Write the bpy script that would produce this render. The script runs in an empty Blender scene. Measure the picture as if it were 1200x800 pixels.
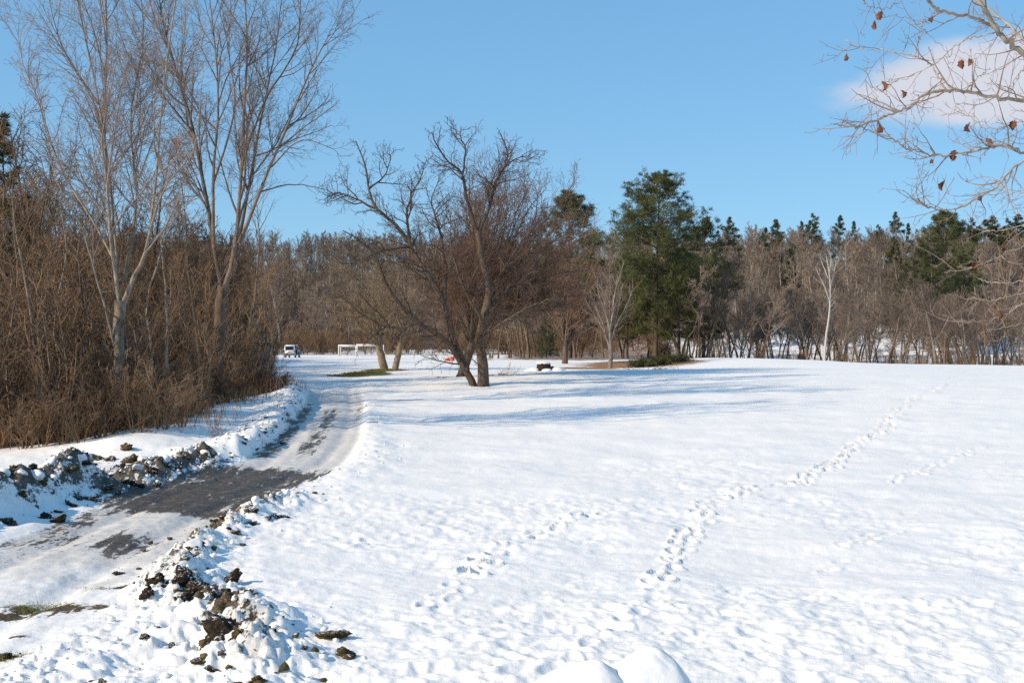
import bpy, math, time
import numpy as np
from mathutils import Vector

T0 = time.time()
SC = bpy.context.scene
# ------------------------------------------------------------------ camera
F = 1400.0          # focal length in pixels of a 1200 px wide frame
EYE = 3.2
HOR = 415.0         # pixel row of the eye level
cam_d = bpy.data.cameras.new('camera')
cam_d.sensor_width = 36.0
cam_d.lens = 36.0 * F / 1200.0
cam_d.shift_y = (HOR - 400.0) / 1200.0
cam_d.clip_start = 0.1
cam_d.clip_end = 9000
cam = bpy.data.objects.new('camera', cam_d)
SC.collection.objects.link(cam)
cam.location = (0, 0, EYE)
cam.rotation_euler = (math.radians(90), 0, 0)
SC.camera = cam

# ------------------------------------------------------------------ sun, sky, exposure
SUN_EL = math.radians(31)
SUN_PHI = math.radians(29)          # how far behind the left-hand side the sun stands
sv = Vector((-math.cos(SUN_PHI) * math.cos(SUN_EL), -math.sin(SUN_PHI) * math.cos(SUN_EL), math.sin(SUN_EL)))
sun_d = bpy.data.lights.new('sun', 'SUN')
sun_d.energy = 3.4
sun_d.angle = math.radians(0.53)
sun_d.color = (1.0, 0.83, 0.60)
sun = bpy.data.objects.new('sun', sun_d)
SC.collection.objects.link(sun)
sun.location = (-40, -20, 40)
sun.rotation_euler = sv.to_track_quat('Z', 'Y').to_euler()

world = bpy.data.worlds.new('World')
SC.world = world
world.use_nodes = True
wn, wl = world.node_tree.nodes, world.node_tree.links
wn.clear()
w_out = wn.new('ShaderNodeOutputWorld')
w_bg = wn.new('ShaderNodeBackground')
w_bg.inputs['Strength'].default_value = 0.085
w_sky = wn.new('ShaderNodeTexSky')
w_sky.sky_type = 'NISHITA'
w_sky.sun_disc = False
w_sky.sun_elevation = SUN_EL
w_sky.sun_rotation = math.atan2(sv.x, sv.y)
w_sky.altitude = 200
w_sky.air_density = 1.0
w_sky.dust_density = 0.2
w_sky.ozone_density = 3.0
# a low bank of thin fair-weather cloud off to the right, and a few faint wisps, all by direction
w_tc = wn.new('ShaderNodeTexCoord')
w_map = wn.new('ShaderNodeMapping')
w_map.inputs['Scale'].default_value = (3.0, 3.0, 9.0)
wl.new(w_tc.outputs['Generated'], w_map.inputs['Vector'])
w_n = wn.new('ShaderNodeTexNoise')
w_n.inputs['Scale'].default_value = 2.3
w_n.inputs['Detail'].default_value = 7
w_n.inputs['Roughness'].default_value = 0.52
wl.new(w_map.outputs['Vector'], w_n.inputs['Vector'])
w_sep = wn.new('ShaderNodeSeparateXYZ')
wl.new(w_tc.outputs['Generated'], w_sep.inputs['Vector'])


def wmath(op, a, b=None, clamp=False):
    m = wn.new('ShaderNodeMath')
    m.operation = op
    m.use_clamp = clamp
    for i, v in enumerate((a, b)):
        if v is None:
            continue
        if isinstance(v, (int, float)):
            m.inputs[i].default_value = v
        else:
            wl.new(v, m.inputs[i])
    return m.outputs[0]


def wsq(v, c, s):
    d = wmath('DIVIDE', wmath('SUBTRACT', v, c), s)
    return wmath('MULTIPLY', d, d)


# long ellipsoid of cloud centred on a direction low in the north-east, plus noise
e1 = wmath('ADD', wsq(w_sep.outputs['X'], 0.41, 0.175), wsq(w_sep.outputs['Z'], 0.202, 0.034))
e2 = wmath('ADD', wsq(w_sep.outputs['X'], 0.37, 0.10), wsq(w_sep.outputs['Z'], 0.222, 0.028))
f1 = wmath('SUBTRACT', 1.0, e1)
f2 = wmath('SUBTRACT', 1.0, e2)
fm = wmath('MAXIMUM', wmath('MAXIMUM', f1, f2), -1.5)
front = wmath('GREATER_THAN', w_sep.outputs['Y'], 0.0)
cm = wmath('ADD', fm, wmath('MULTIPLY', wmath('SUBTRACT', w_n.outputs['Fac'], 0.5), 2.9))
w_r = wn.new('ShaderNodeMapRange')
w_r.interpolation_type = 'SMOOTHERSTEP'
w_r.inputs['From Min'].default_value = -0.12
w_r.inputs['From Max'].default_value = 0.95
w_r.inputs['To Max'].default_value = 0.88
wl.new(cm, w_r.inputs['Value'])
w_mask = wmath('MULTIPLY', w_r.outputs['Result'], front)
w_mix = wn.new('ShaderNodeMix')
w_mix.data_type = 'RGBA'
wl.new(w_mask, w_mix.inputs['Factor'])
w_hs = wn.new('ShaderNodeHueSaturation')
w_hs.inputs['Saturation'].default_value = 1.25
w_hs.inputs['Value'].default_value = 1.25
wl.new(w_sky.outputs['Color'], w_hs.inputs['Color'])
# the camera's tone curve: gentler gradient, lighter blue
w_m1 = wn.new('ShaderNodeVectorMath')
w_m1.operation = 'SCALE'
w_m1.inputs['Scale'].default_value = 0.1244
wl.new(w_hs.outputs['Color'], w_m1.inputs[0])
w_gm = wn.new('ShaderNodeGamma')
w_gm.inputs['Gamma'].default_value = 0.40
wl.new(w_m1.outputs[0], w_gm.inputs['Color'])
w_m2 = wn.new('ShaderNodeVectorMath')
w_m2.operation = 'MULTIPLY'
w_m2.inputs[1].default_value = (3.6, 5.55, 7.1)
wl.new(w_gm.outputs['Color'], w_m2.inputs[0])
wl.new(w_m2.outputs[0], w_mix.inputs['A'])
w_mix.inputs['B'].default_value = (5.9, 5.85, 6.3, 1)
wl.new(w_mix.outputs['Result'], w_bg.inputs['Color'])
wl.new(w_bg.outputs[0], w_out.inputs['Surface'])

SC.view_settings.view_transform = 'Standard'
SC.view_settings.look = 'None'
SC.view_settings.gamma = 1.0
SC.view_settings.exposure = 0.55
SC.render.engine = 'CYCLES'
SC.cycles.max_bounces = 6
SC.cycles.diffuse_bounces = 3
SC.cycles.use_denoising = False

# ------------------------------------------------------------------ numpy noise
def _hash(ix, iy, seed):
    h = (ix.astype(np.int64) * 374761393 + iy.astype(np.int64) * 668265263 + seed * 1274126177) & 0xFFFFFFFF
    h = ((h ^ (h >> 13)) * 1274126177) & 0xFFFFFFFF
    h = h ^ (h >> 16)
    return (h & 0xFFFFFF) / float(0xFFFFFF)


def vnoise(x, y, seed=0):
    ix, iy = np.floor(x), np.floor(y)
    fx, fy = x - ix, y - iy
    ux = fx * fx * fx * (fx * (fx * 6 - 15) + 10)
    uy = fy * fy * fy * (fy * (fy * 6 - 15) + 10)
    a, b = _hash(ix, iy, seed), _hash(ix + 1, iy, seed)
    c, d = _hash(ix, iy + 1, seed), _hash(ix + 1, iy + 1, seed)
    return (a + (b - a) * ux) * (1 - uy) + (c + (d - c) * ux) * uy      # 0..1


def fbm(x, y, seed=0, octv=4, gain=0.5):
    s, a, t = 0.0, 1.0, 0.0
    for k in range(octv):
        s = s + a * vnoise(x * 2 ** k + 17.3 * k, y * 2 ** k - 9.1 * k, seed + k)
        t += a
        a *= gain
    return s / t


def sstep(a, b, x):
    t = np.clip((x - a) / (b - a), 0, 1)
    return t * t * (3 - 2 * t)


# ------------------------------------------------------------------ terrain height
YL = [-500, 0, 20, 30, 40, 50, 60, 70, 90, 120, 215, 250, 300, 400, 500, 800, 3000]
ZL = [-2, 0, 0, .10, .35, .70, 1.03, 1.40, 2.0, 2.65, 2.72, 4.0, 10.0, 25.0, 38.0, 52.0, 55.0]
YR = [-500, 0, 20, 30, 40, 50, 60, 70, 90, 112, 124, 140, 160, 185, 220, 300, 400, 500, 800, 3000]
ZR = [-2, 0, 0, .10, .35, .70, 1.03, 1.40, 2.05, 2.72, 2.72, 1.2, 0.2, 1.4, 6.0, 15.0, 28.0, 39.0, 52.0, 55.0]
_yy = np.arange(-500, 3001, 1.0)


def _smooth(Y, Z):
    z = np.interp(_yy, Y, Z)
    k = np.hanning(15)
    k /= k.sum()
    zz = np.convolve(np.pad(z, 7, mode='edge'), k, mode='valid')
    return zz


_zl, _zr = _smooth(YL, ZL), _smooth(YR, ZR)


def hbase(x, y):
    x, y = np.asarray(x, float), np.asarray(y, float)
    a, b = np.interp(y, _yy, _zl), np.interp(y, _yy, _zr)
    s = sstep(14, 30, x)
    z = a + (b - a) * s
    # the crest of the field falls towards the right
    z = z - 0.62 * sstep(16, 50, x) * sstep(50, 108, y) * (1 - sstep(128, 150, y))
    # shallow hollow in front of the pines
    z = z - 0.35 * np.exp(-((x - 8) / 9) ** 2 - ((y - 108) / 12) ** 2)
    z = z + 0.25 * np.exp(-((x - 21) / 8) ** 2 - ((y - 112) / 14) ** 2)
    z = z + (fbm(x / 9, y / 9, 5, 3) - .5) * 0.22 * sstep(5, 25, np.hypot(x, y)) + (fbm(x / 60, y / 60, 9, 3) - .5) * 6.0 * sstep(230, 330, y)
    return z


RD = np.array([[-4.6, -5], [-5.6, 5], [-6.9, 12], [-7.1, 20], [-6.95, 27], [-6.15, 33], [-6.5, 40], [-7.75, 52], [-9.2, 62], [-10.6, 72], [-11.5, 82], [-12, 90]])


def road_x(y):
    return np.interp(y, RD[:, 1], RD[:, 0])


def road_half(y):
    return np.interp(y, [0, 18, 26, 33, 50, 70, 90], [1.9, 1.75, 1.75, 1.55, 1.4, 1.6, 2.4])


# right-hand berm thrown up by the plough
BR = np.array([[-4.75, 27], [-5.2, 23.5], [-5.45, 20.5], [-4.95, 17.4], [-4.2, 15.6], [-3.3, 14.2], [-2.7, 12.6], [-2.4, 11]])
# left-hand bank: a near one, a dirty stretch and a long far one
BL1 = np.array([[-10.6, 15], [-10.35, 19], [-10.3, 22.5], [-10.0, 25.5], [-9.7, 28]])
BL2 = np.array([[-9.6, 28], [-9.0, 31], [-8.6, 33.5]])
BL3 = np.array([[-9.4, 33.5], [-8.3, 35.2], [-8.35, 39], [-8.75, 45], [-9.9, 53], [-11.2, 61], [-12.4, 68]])
BR2 = np.array([[-4.4, 28], [-3.9, 33], [-4.4, 38], [-5.6, 47], [-7.2, 58]])


def seg_dist(x, y, P):
    best = np.full(np.shape(x), 1e9)
    tt = np.zeros(np.shape(x))
    n = len(P) - 1
    for i in range(n):
        a, b = P[i], P[i + 1]
        d = b - a
        t = np.clip(((x - a[0]) * d[0] + (y - a[1]) * d[1]) / (d @ d), 0, 1)
        q = np.hypot(x - a[0] - t * d[0], y - a[1] - t * d[1])
        m = q < best
        best = np.where(m, q, best)
        tt = np.where(m, (i + t) / n, tt)
    return best, tt


def ridge(x, y, P, w, h, seed, ends=0.08):
    d, t = seg_dist(x, y, P)
    env = sstep(0, ends, t) * (1 - sstep(1 - ends, 1, t))
    wob = 0.65 + 0.8 * (fbm(x * .9, y * .9, seed, 2) - .35)
    return h * np.exp(-(d / w) ** 2) * env * wob, np.exp(-(d / (w * 1.5)) ** 2) * env


# footprint trails on the field (world x, y)
def gpx(px, py):
    lo, hi = 3.0, 600.0
    kx, kz = (px - 600) / F, (HOR - py) / F
    ds = np.concatenate([np.arange(4, 80, .25), np.arange(80, 600, 1.0)])
    z = EYE + kz * ds
    g = hbase(kx * ds, ds)
    i = np.argmax(z <= g)
    if i == 0:
        i = len(ds) - 1
    lo, hi = ds[i - 1], ds[i]
    for _ in range(20):
        m = (lo + hi) / 2
        if EYE + kz * m <= hbase(kx * m, m):
            hi = m
        else:
            lo = m
    return np.array([kx * hi, hi])


TRAILS = [
    ([(930, 568), (960, 552), (985, 535), (1012, 515), (1030, 507), (1040, 497), (1048, 483), (1070, 468), (1092, 458), (1110, 451)], .34, .15),
    ([(1042, 564), (1085, 549), (1125, 534), (1150, 524)], .4, .10),
    ([(550, 672), (585, 648), (640, 620), (700, 600)], .36, .10),
    ([(768, 690), (790, 655), (806, 618), (835, 588), (900, 566)], .36, .11),
    ([(500, 720), (560, 668)], .4, .05),
    ([(950, 668), (1010, 634), (1060, 618)], .4, .05),
    ([(420, 640), (520, 610), (640, 590), (760, 600)], .5, .045),
    ([(640, 800), (700, 740), (770, 700)], .4, .06),
]


def trail_prints():
    rg = np.random.default_rng(4)
    out = []
    for pts, step, dep in TRAILS:
        W = np.array([gpx(*p) for p in pts])
        seg = np.hypot(*np.diff(W, axis=0).T)
        s = np.concatenate([[0], np.cumsum(seg)])
        k = 0
        for t in np.arange(0, s[-1], step):
            x, y = np.interp(t, s, W[:, 0]), np.interp(t, s, W[:, 1])
            i = min(np.searchsorted(s, t, side='right') - 1, len(seg) - 1)
            d = (W[i + 1] - W[i]) / seg[i]
            side = (.10 if k % 2 else -.10) + rg.normal(0, .03)
            k += 1
            if rg.uniform() < .14:
                continue
            out.append((x - d[1] * side + rg.normal(0, .07), y + d[0] * side + rg.normal(0, .10), math.atan2(d[1], d[0]) + rg.normal(0, .35), dep * rg.uniform(.55, 1.25)))
    return out


def dents(x, y, cell, seed, rmin, rmax, prob):
    z = np.zeros(np.shape(x))
    cx, cy = np.floor(x / cell), np.floor(y / cell)
    for i in (-1, 0, 1):
        for j in (-1, 0, 1):
            gx, gy = cx + i, cy + j
            px = (gx + _hash(gx, gy, seed)) * cell
            py = (gy + _hash(gx, gy, seed + 1)) * cell
            r = rmin + (rmax - rmin) * _hash(gx, gy, seed + 2)
            a = _hash(gx, gy, seed + 3) * 6.283
            dp = _hash(gx, gy, seed + 4) * (_hash(gx, gy, seed + 5) < prob)
            dx, dy = x - px, y - py
            u = (dx * np.cos(a) + dy * np.sin(a)) / (r * 1.45)
            v = (-dx * np.sin(a) + dy * np.cos(a)) / (r * .8)
            q2 = u * u + v * v
            bowl = np.where(q2 < 1, -(1 - q2) ** 1.3, 0) + .28 * np.exp(-((np.sqrt(q2) - 1.18) / .22) ** 2)
            z = z + dp * bowl * r / rmax
    return z


def hfull(x, y, detail=True):
    x, y = np.asarray(x, float), np.asarray(y, float)
    d = np.hypot(x, y)
    z = hbase(x, y)
    rx, rh = road_x(y), road_half(y)
    off = (x - rx)
    road = 1 - sstep(rh * .80, rh * 1.12, np.abs(off))
    road = road * (1 - sstep(66, 84, y))
    r1, m1 = ridge(x, y, BR, .52, .30, 21)
    r2, m2 = ridge(x, y, BL1, .52, .95, 31, .05)
    r3, m3 = ridge(x, y, BL2, .75, .42, 41)
    r4, m4 = ridge(x, y, BL3, .80, .52, 51, .06)
    r5, m5 = ridge(x, y, BR2, .60, .10, 61)
    # drifted snow shelf between the far bank and the wood
    r6 = .45 * np.exp(-((x + 11.5) / 2.2) ** 2) * sstep(33, 36, y) * (1 - sstep(52, 64, y))
    r7 = .22 * np.exp(-((x + 12.6) / 2.0) ** 2) * (1 - sstep(26, 30, y))
    m6 = .55 * np.exp(-((x + 4.9) / 1.5) ** 2 - ((y - 12.6) / 2.6) ** 2)
    bank = np.clip(m6 + m1 + m2 + m3 + m4 + .28 * m5, 0, 1)
    rr = r1 + r2 + r3 + r4 + r5
    off_road = 1 - road * .9
    z = z + rr * off_road + (r6 + r7) * (1 - road)
    # crust lumps on the banks
    l1 = fbm(x * 2.3, y * 2.3, 71, 4, .6)
    l2 = np.abs(fbm(x * 4.2, y * 4.2, 81, 3) - .5)
    z = z + bank * off_road * ((l1 - .5) * .52 - l2 * .34 + .05 + (fbm(x * 9, y * 9, 85, 3, .6) - .5) * .09) * (1 - .6 * m4)
    # wind and traffic on the open field
    fld = (1 - road) * (1 - bank * .7)
    z = z + fld * (fbm(x * .55, y * .55, 91, 3) - .5) * .16 * (1 - sstep(60, 110, d))
    # near the camera the field is churned
    if detail:
        near = 1 - sstep(15, 52, d)
        act = sstep(.40, .66, fbm(x * .22 + 3, y * .22, 101, 4)) * .95 + .12
        z = z + fld * act * .050 * dents(x, y, .46, 111, .10, .22, .62) * (.12 + .88 * near)
        z = z + fld * act * .030 * dents(x, y, .21, 131, .05, .11, .55) * near
        z = z + fld * (.35 + .65 * act) * (fbm(x * 3.4, y * 3.4, 141, 4, .62) - .5) * .100 * (.22 + .78 * near)
        # wheel ruts
        rut = np.exp(-((np.abs(off) - .78) / .22) ** 2)
        z = z + road * (-.065 * rut + (fbm(x * 1.6, y * .8, 151, 4, .6) - .5) * .10 + (fbm(x * 5, y * 5, 155, 3) - .5) * .03)
    z = z - road * .06
    return z, road, bank, m2, m3, m4, m1


def hz(x, y):
    return float(hfull(np.array([x]), np.array([y]), False)[0][0])


def pt(px, py, d):
    return np.array([(px - 600) / F * d, d, EYE + (HOR - py) / F * d])


# ------------------------------------------------------------------ mesh building
def mesh_from(name, V, faces, mats=(), mat_idx=None, smooth=True):
    """V (n,3); faces: list of int arrays (m,3) or (m,4)."""
    faces = [np.asarray(f, np.int32) for f in faces if len(f)]
    me = bpy.data.meshes.new(name)
    nv = len(V)
    me.vertices.add(nv)
    me.vertices.foreach_set('co', np.asarray(V, np.float32).ravel())
    loops = np.concatenate([f.ravel() for f in faces])
    tot = np.concatenate([np.full(len(f), f.shape[1], np.int32) for f in faces])
    start = np.concatenate([[0], np.cumsum(tot)[:-1]]).astype(np.int32)
    me.loops.add(len(loops))
    me.loops.foreach_set('vertex_index', loops.astype(np.int32))
    me.polygons.add(len(tot))
    me.polygons.foreach_set('loop_start', start)
    me.polygons.foreach_set('loop_total', tot)
    if smooth:
        me.polygons.foreach_set('use_smooth', np.ones(len(tot), bool))
    for m in mats:
        me.materials.append(m)
    if mat_idx is not None:
        me.polygons.foreach_set('material_index', np.asarray(mat_idx, np.int32))
    me.update(calc_edges=True)
    return me


def link(name, data, parent=None, loc=None, rotz=None):
    o = bpy.data.objects.new(name, data)
    SC.collection.objects.link(o)
    if parent is not None:
        o.parent = parent
    if loc is not None:
        o.location = loc
    if rotz is not None:
        o.rotation_euler = (0, 0, rotz)
    return o


def tag(o, label=None, cat=None, group=None, kind=None):
    if label:
        o['label'] = label
    if cat:
        o['category'] = cat
    if group:
        o['group'] = group
    if kind:
        o['kind'] = kind
    return o


def thing(name, loc, label, cat, group=None, rotz=0):
    return tag(link(name, None, None, loc, rotz), label, cat, group)


# ------------------------------------------------------------------ materials
def new_mat(name):
    m = bpy.data.materials.new(name)
    m.use_nodes = True
    nt = m.node_tree
    b = nt.nodes['Principled BSDF']
    return m, nt, b


def node(nt, typ, **kw):
    n = nt.nodes.new(typ)
    for k, v in kw.items():
        if k in n.inputs:
            n.inputs[k].default_value = v
        else:
            setattr(n, k, v)
    return n


def noise(nt, scale, detail=4, rough=.55, coord='Object', vec=None):
    n = node(nt, 'ShaderNodeTexNoise', Scale=scale, Detail=detail, Roughness=rough)
    if vec is None:
        tc = nt.nodes.new('ShaderNodeTexCoord')
        vec = tc.outputs[coord]
    nt.links.new(vec, n.inputs['Vector'])
    return n.outputs['Fac']


def mmath(nt, op, a, b=None, clamp=False):
    m = nt.nodes.new('ShaderNodeMath')
    m.operation = op
    m.use_clamp = clamp
    for i, v in enumerate((a, b)):
        if v is None:
            continue
        if isinstance(v, (int, float)):
            m.inputs[i].default_value = v
        else:
            nt.links.new(v, m.inputs[i])
    return m.outputs[0]


def ramp(nt, fac, stops):
    r = nt.nodes.new('ShaderNodeValToRGB')
    el = r.color_ramp.elements
    while len(el) < len(stops):
        el.new(.5)
    for e, (p, c) in zip(el, stops):
        e.position = p
        e.color = (*c, 1)
    nt.links.new(fac, r.inputs[0])
    return r.outputs[0]


def mixc(nt, fac, a, b):
    m = nt.nodes.new('ShaderNodeMix')
    m.data_type = 'RGBA'
    for k, v in (('Factor', fac), ('A', a), ('B', b)):
        if isinstance(v, (int, float)):
            m.inputs[k].default_value = v
        elif isinstance(v, tuple):
            m.inputs[k].default_value = (*v, 1)
        else:
            nt.links.new(v, m.inputs[k])
    return m.outputs['Result']


def maprange(nt, v, a, b, lo=0, hi=1):
    m = nt.nodes.new('ShaderNodeMapRange')
    m.interpolation_type = 'SMOOTHSTEP'
    m.inputs['From Min'].default_value = a
    m.inputs['From Max'].default_value = b
    m.inputs['To Min'].default_value = lo
    m.inputs['To Max'].default_value = hi
    nt.links.new(v, m.inputs['Value'])
    return m.outputs['Result']


def bump(nt, b, h, strength, dist):
    n = node(nt, 'ShaderNodeBump', Strength=strength, Distance=dist)
    nt.links.new(h, n.inputs['Height'])
    nt.links.new(n.outputs[0], b.inputs['Normal'])


def m_wood(name, dark, light, scale=6, rough=.85, vary=.25, bmp=.8, bdist=.04, stretch=.25):
    m, nt, b = new_mat(name)
    tc = nt.nodes.new('ShaderNodeTexCoord')
    mp = nt.nodes.new('ShaderNodeMapping')
    mp.inputs['Scale'].default_value = (1, 1, stretch)
    nt.links.new(tc.outputs['Object'], mp.inputs['Vector'])
    f = noise(nt, scale, 5, .65, vec=mp.outputs[0])
    c = ramp(nt, f, [(.30, dark), (.70, light)])
    oi = nt.nodes.new('ShaderNodeObjectInfo')
    v = maprange(nt, oi.outputs['Random'], 0, 1, 1 - vary, 1 + vary)
    hs = nt.nodes.new('ShaderNodeHueSaturation')
    nt.links.new(c, hs.inputs['Color'])
    nt.links.new(v, hs.inputs['Value'])
    nt.links.new(hs.outputs[0], b.inputs['Base Color'])
    b.inputs['Roughness'].default_value = rough
    b.inputs['Specular IOR Level'].default_value = .25
    if bmp:
        bump(nt, b, f, bmp, bdist)
    return m


def m_plain(name, col, rough=.6, spec=.3, metallic=0, nscale=8, nvar=.15):
    m, nt, b = new_mat(name)
    f = noise(nt, nscale, 4)
    c = ramp(nt, f, [(.3, tuple(x * (1 - nvar) for x in col)), (.7, tuple(min(1, x * (1 + nvar)) for x in col))])
    nt.links.new(c, b.inputs['Base Color'])
    b.inputs['Roughness'].default_value = rough
    b.inputs['Specular IOR Level'].default_value = spec
    b.inputs['Metallic'].default_value = metallic
    return m


def m_needles(name, a, b_, vary=.25):
    m, nt, b = new_mat(name)
    f = noise(nt, 1.3, 3)
    c = ramp(nt, f, [(.32, a), (.68, b_)])
    oi = nt.nodes.new('ShaderNodeObjectInfo')
    v = maprange(nt, oi.outputs['Random'], 0, 1, 1 - vary, 1 + vary)
    hs = nt.nodes.new('ShaderNodeHueSaturation')
    nt.links.new(c, hs.inputs['Color'])
    nt.links.new(v, hs.inputs['Value'])
    nt.links.new(hs.outputs[0], b.inputs['Base Color'])
    b.inputs['Roughness'].default_value = .6
    b.inputs['Specular IOR Level'].default_value = .2
    return m


M = {}
M['poplar_bark'] = m_wood('poplar_bark', (.12, .095, .07), (.36, .305, .235), 5, stretch=.6)
M['poplar_twig'] = m_wood('poplar_twig', (.15, .115, .095), (.29, .235, .20), 3, bmp=0)
M['dark_bark'] = m_wood('dark_bark', (.045, .033, .025), (.16, .115, .08), 7)
M['dark_twig'] = m_wood('dark_twig', (.075, .050, .036), (.16, .11, .08), 3, bmp=0)
M['red_twig'] = m_wood('red_twig', (.15, .088, .058), (.29, .18, .12), 2, bmp=0)
M['brown_bark'] = m_wood('brown_bark', (.085, .06, .042), (.24, .18, .13), 6, vary=.35)
M['brown_twig'] = m_wood('brown_twig', (.105, .066, .040), (.255, .165, .098), 2, bmp=0, vary=.4)
M['tan_bark'] = m_wood('tan_bark', (.17, .125, .08), (.36, .28, .19), 6, vary=.2)
M['tan_twig'] = m_wood('tan_twig', (.19, .135, .08), (.34, .255, .16), 2, bmp=0, vary=.2)
M['grey_bark'] = m_wood('grey_bark', (.17, .15, .13), (.36, .33, .29), 7, vary=.2)
M['grey_twig'] = m_wood('grey_twig', (.16, .115, .09), (.27, .20, .165), 2, bmp=0, vary=.3)
M['birch_bark'] = m_wood('birch_bark', (.32, .30, .27), (.62, .60, .56), 9, vary=.05, stretch=2.5)
M['birch_twig'] = m_wood('birch_twig', (.30, .26, .22), (.50, .46, .41), 3, bmp=0, vary=.05)
M['far_twig'] = m_wood('far_twig', (.148, .112, .085), (.285, .222, .172), 1.5, bmp=0, vary=.35)
M['pale_branch'] = m_wood('pale_branch', (.20, .15, .105), (.48, .405, .315), 14, stretch=1, bmp=.3, bdist=.004, vary=.05)
M['pale_twig'] = m_wood('pale_twig', (.15, .105, .085), (.34, .26, .215), 9, bmp=0, vary=.05)
M['pine_bark'] = m_wood('pine_bark', (.06, .045, .035), (.19, .14, .11), 7)
M['pine_needle'] = m_needles('pine_needle', (.042, .052, .017), (.105, .112, .038))
M['dark_needle'] = m_needles('dark_needle', (.038, .050, .022), (.088, .100, .042))
M['dry_leaf'] = m_wood('dry_leaf', (.09, .030, .015), (.24, .085, .04), 30, stretch=1, bmp=.4, bdist=.004, vary=.2)
M['red_leaf'] = m_wood('red_leaf', (.10, .028, .018), (.22, .065, .035), 4, stretch=1, bmp=0)
M['straw'] = m_wood('straw', (.19, .10, .048), (.38, .225, .115), 1.2, bmp=0, stretch=1)
M['grass_blade'] = m_wood('grass_blade', (.10, .105, .022), (.20, .19, .05), 2, bmp=0, stretch=1)


def m_clod():
    m, nt, b = new_mat('soil')
    f = noise(nt, 9, 6, .65)
    f2 = noise(nt, 2.2, 3)
    c = ramp(nt, f, [(.3, (.016, .012, .009)), (.52, (.05, .036, .024)), (.75, (.115, .078, .045))])
    c2 = ramp(nt, f, [(.3, (.06, .05, .02)), (.7, (.16, .115, .055))])
    oi = nt.nodes.new('ShaderNodeObjectInfo')
    gm = maprange(nt, mmath(nt, 'ADD', mmath(nt, 'MULTIPLY', f2, .6), mmath(nt, 'MULTIPLY', oi.outputs['Random'], .5)), .52, .68)
    c = mixc(nt, gm, c, c2)
    # snow stuck to the upward sides, where it landed
    f3 = noise(nt, 5, 4, .6)
    geo = nt.nodes.new('ShaderNodeNewGeometry')
    sp = nt.nodes.new('ShaderNodeSeparateXYZ')
    nt.links.new(geo.outputs['Normal'], sp.inputs[0])
    sm = maprange(nt, mmath(nt, 'ADD', mmath(nt, 'MULTIPLY', sp.outputs['Z'], .22), f3), .74, .80)
    c = mixc(nt, sm, c, (.80, .81, .83))
    nt.links.new(c, b.inputs['Base Color'])
    b.inputs['Roughness'].default_value = .9
    b.inputs['Specular IOR Level'].default_value = .15
    bump(nt, b, f, .9, .05)
    return m


M['soil'] = m_clod()


def m_snow(name='snow', dirty=0.0):
    m, nt, b = new_mat(name)
    f = noise(nt, 6, 5)
    c = ramp(nt, f, [(.3, (.82, .80, .775)), (.6, (.90, .875, .845))])
    if dirty:
        f2 = noise(nt, 3.5, 5, .6)
        c = mixc(nt, maprange(nt, f2, .55, .75, 0, dirty), c, (.36, .30, .22))
    nt.links.new(c, b.inputs['Base Color'])
    b.inputs['Roughness'].default_value = .7
    b.inputs['Specular IOR Level'].default_value = .25
    bump(nt, b, noise(nt, 22, 4), .25, .02)
    return m


M['snow'] = m_snow()
M['dirty_snow'] = m_snow('dirty_snow', .85)


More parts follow.
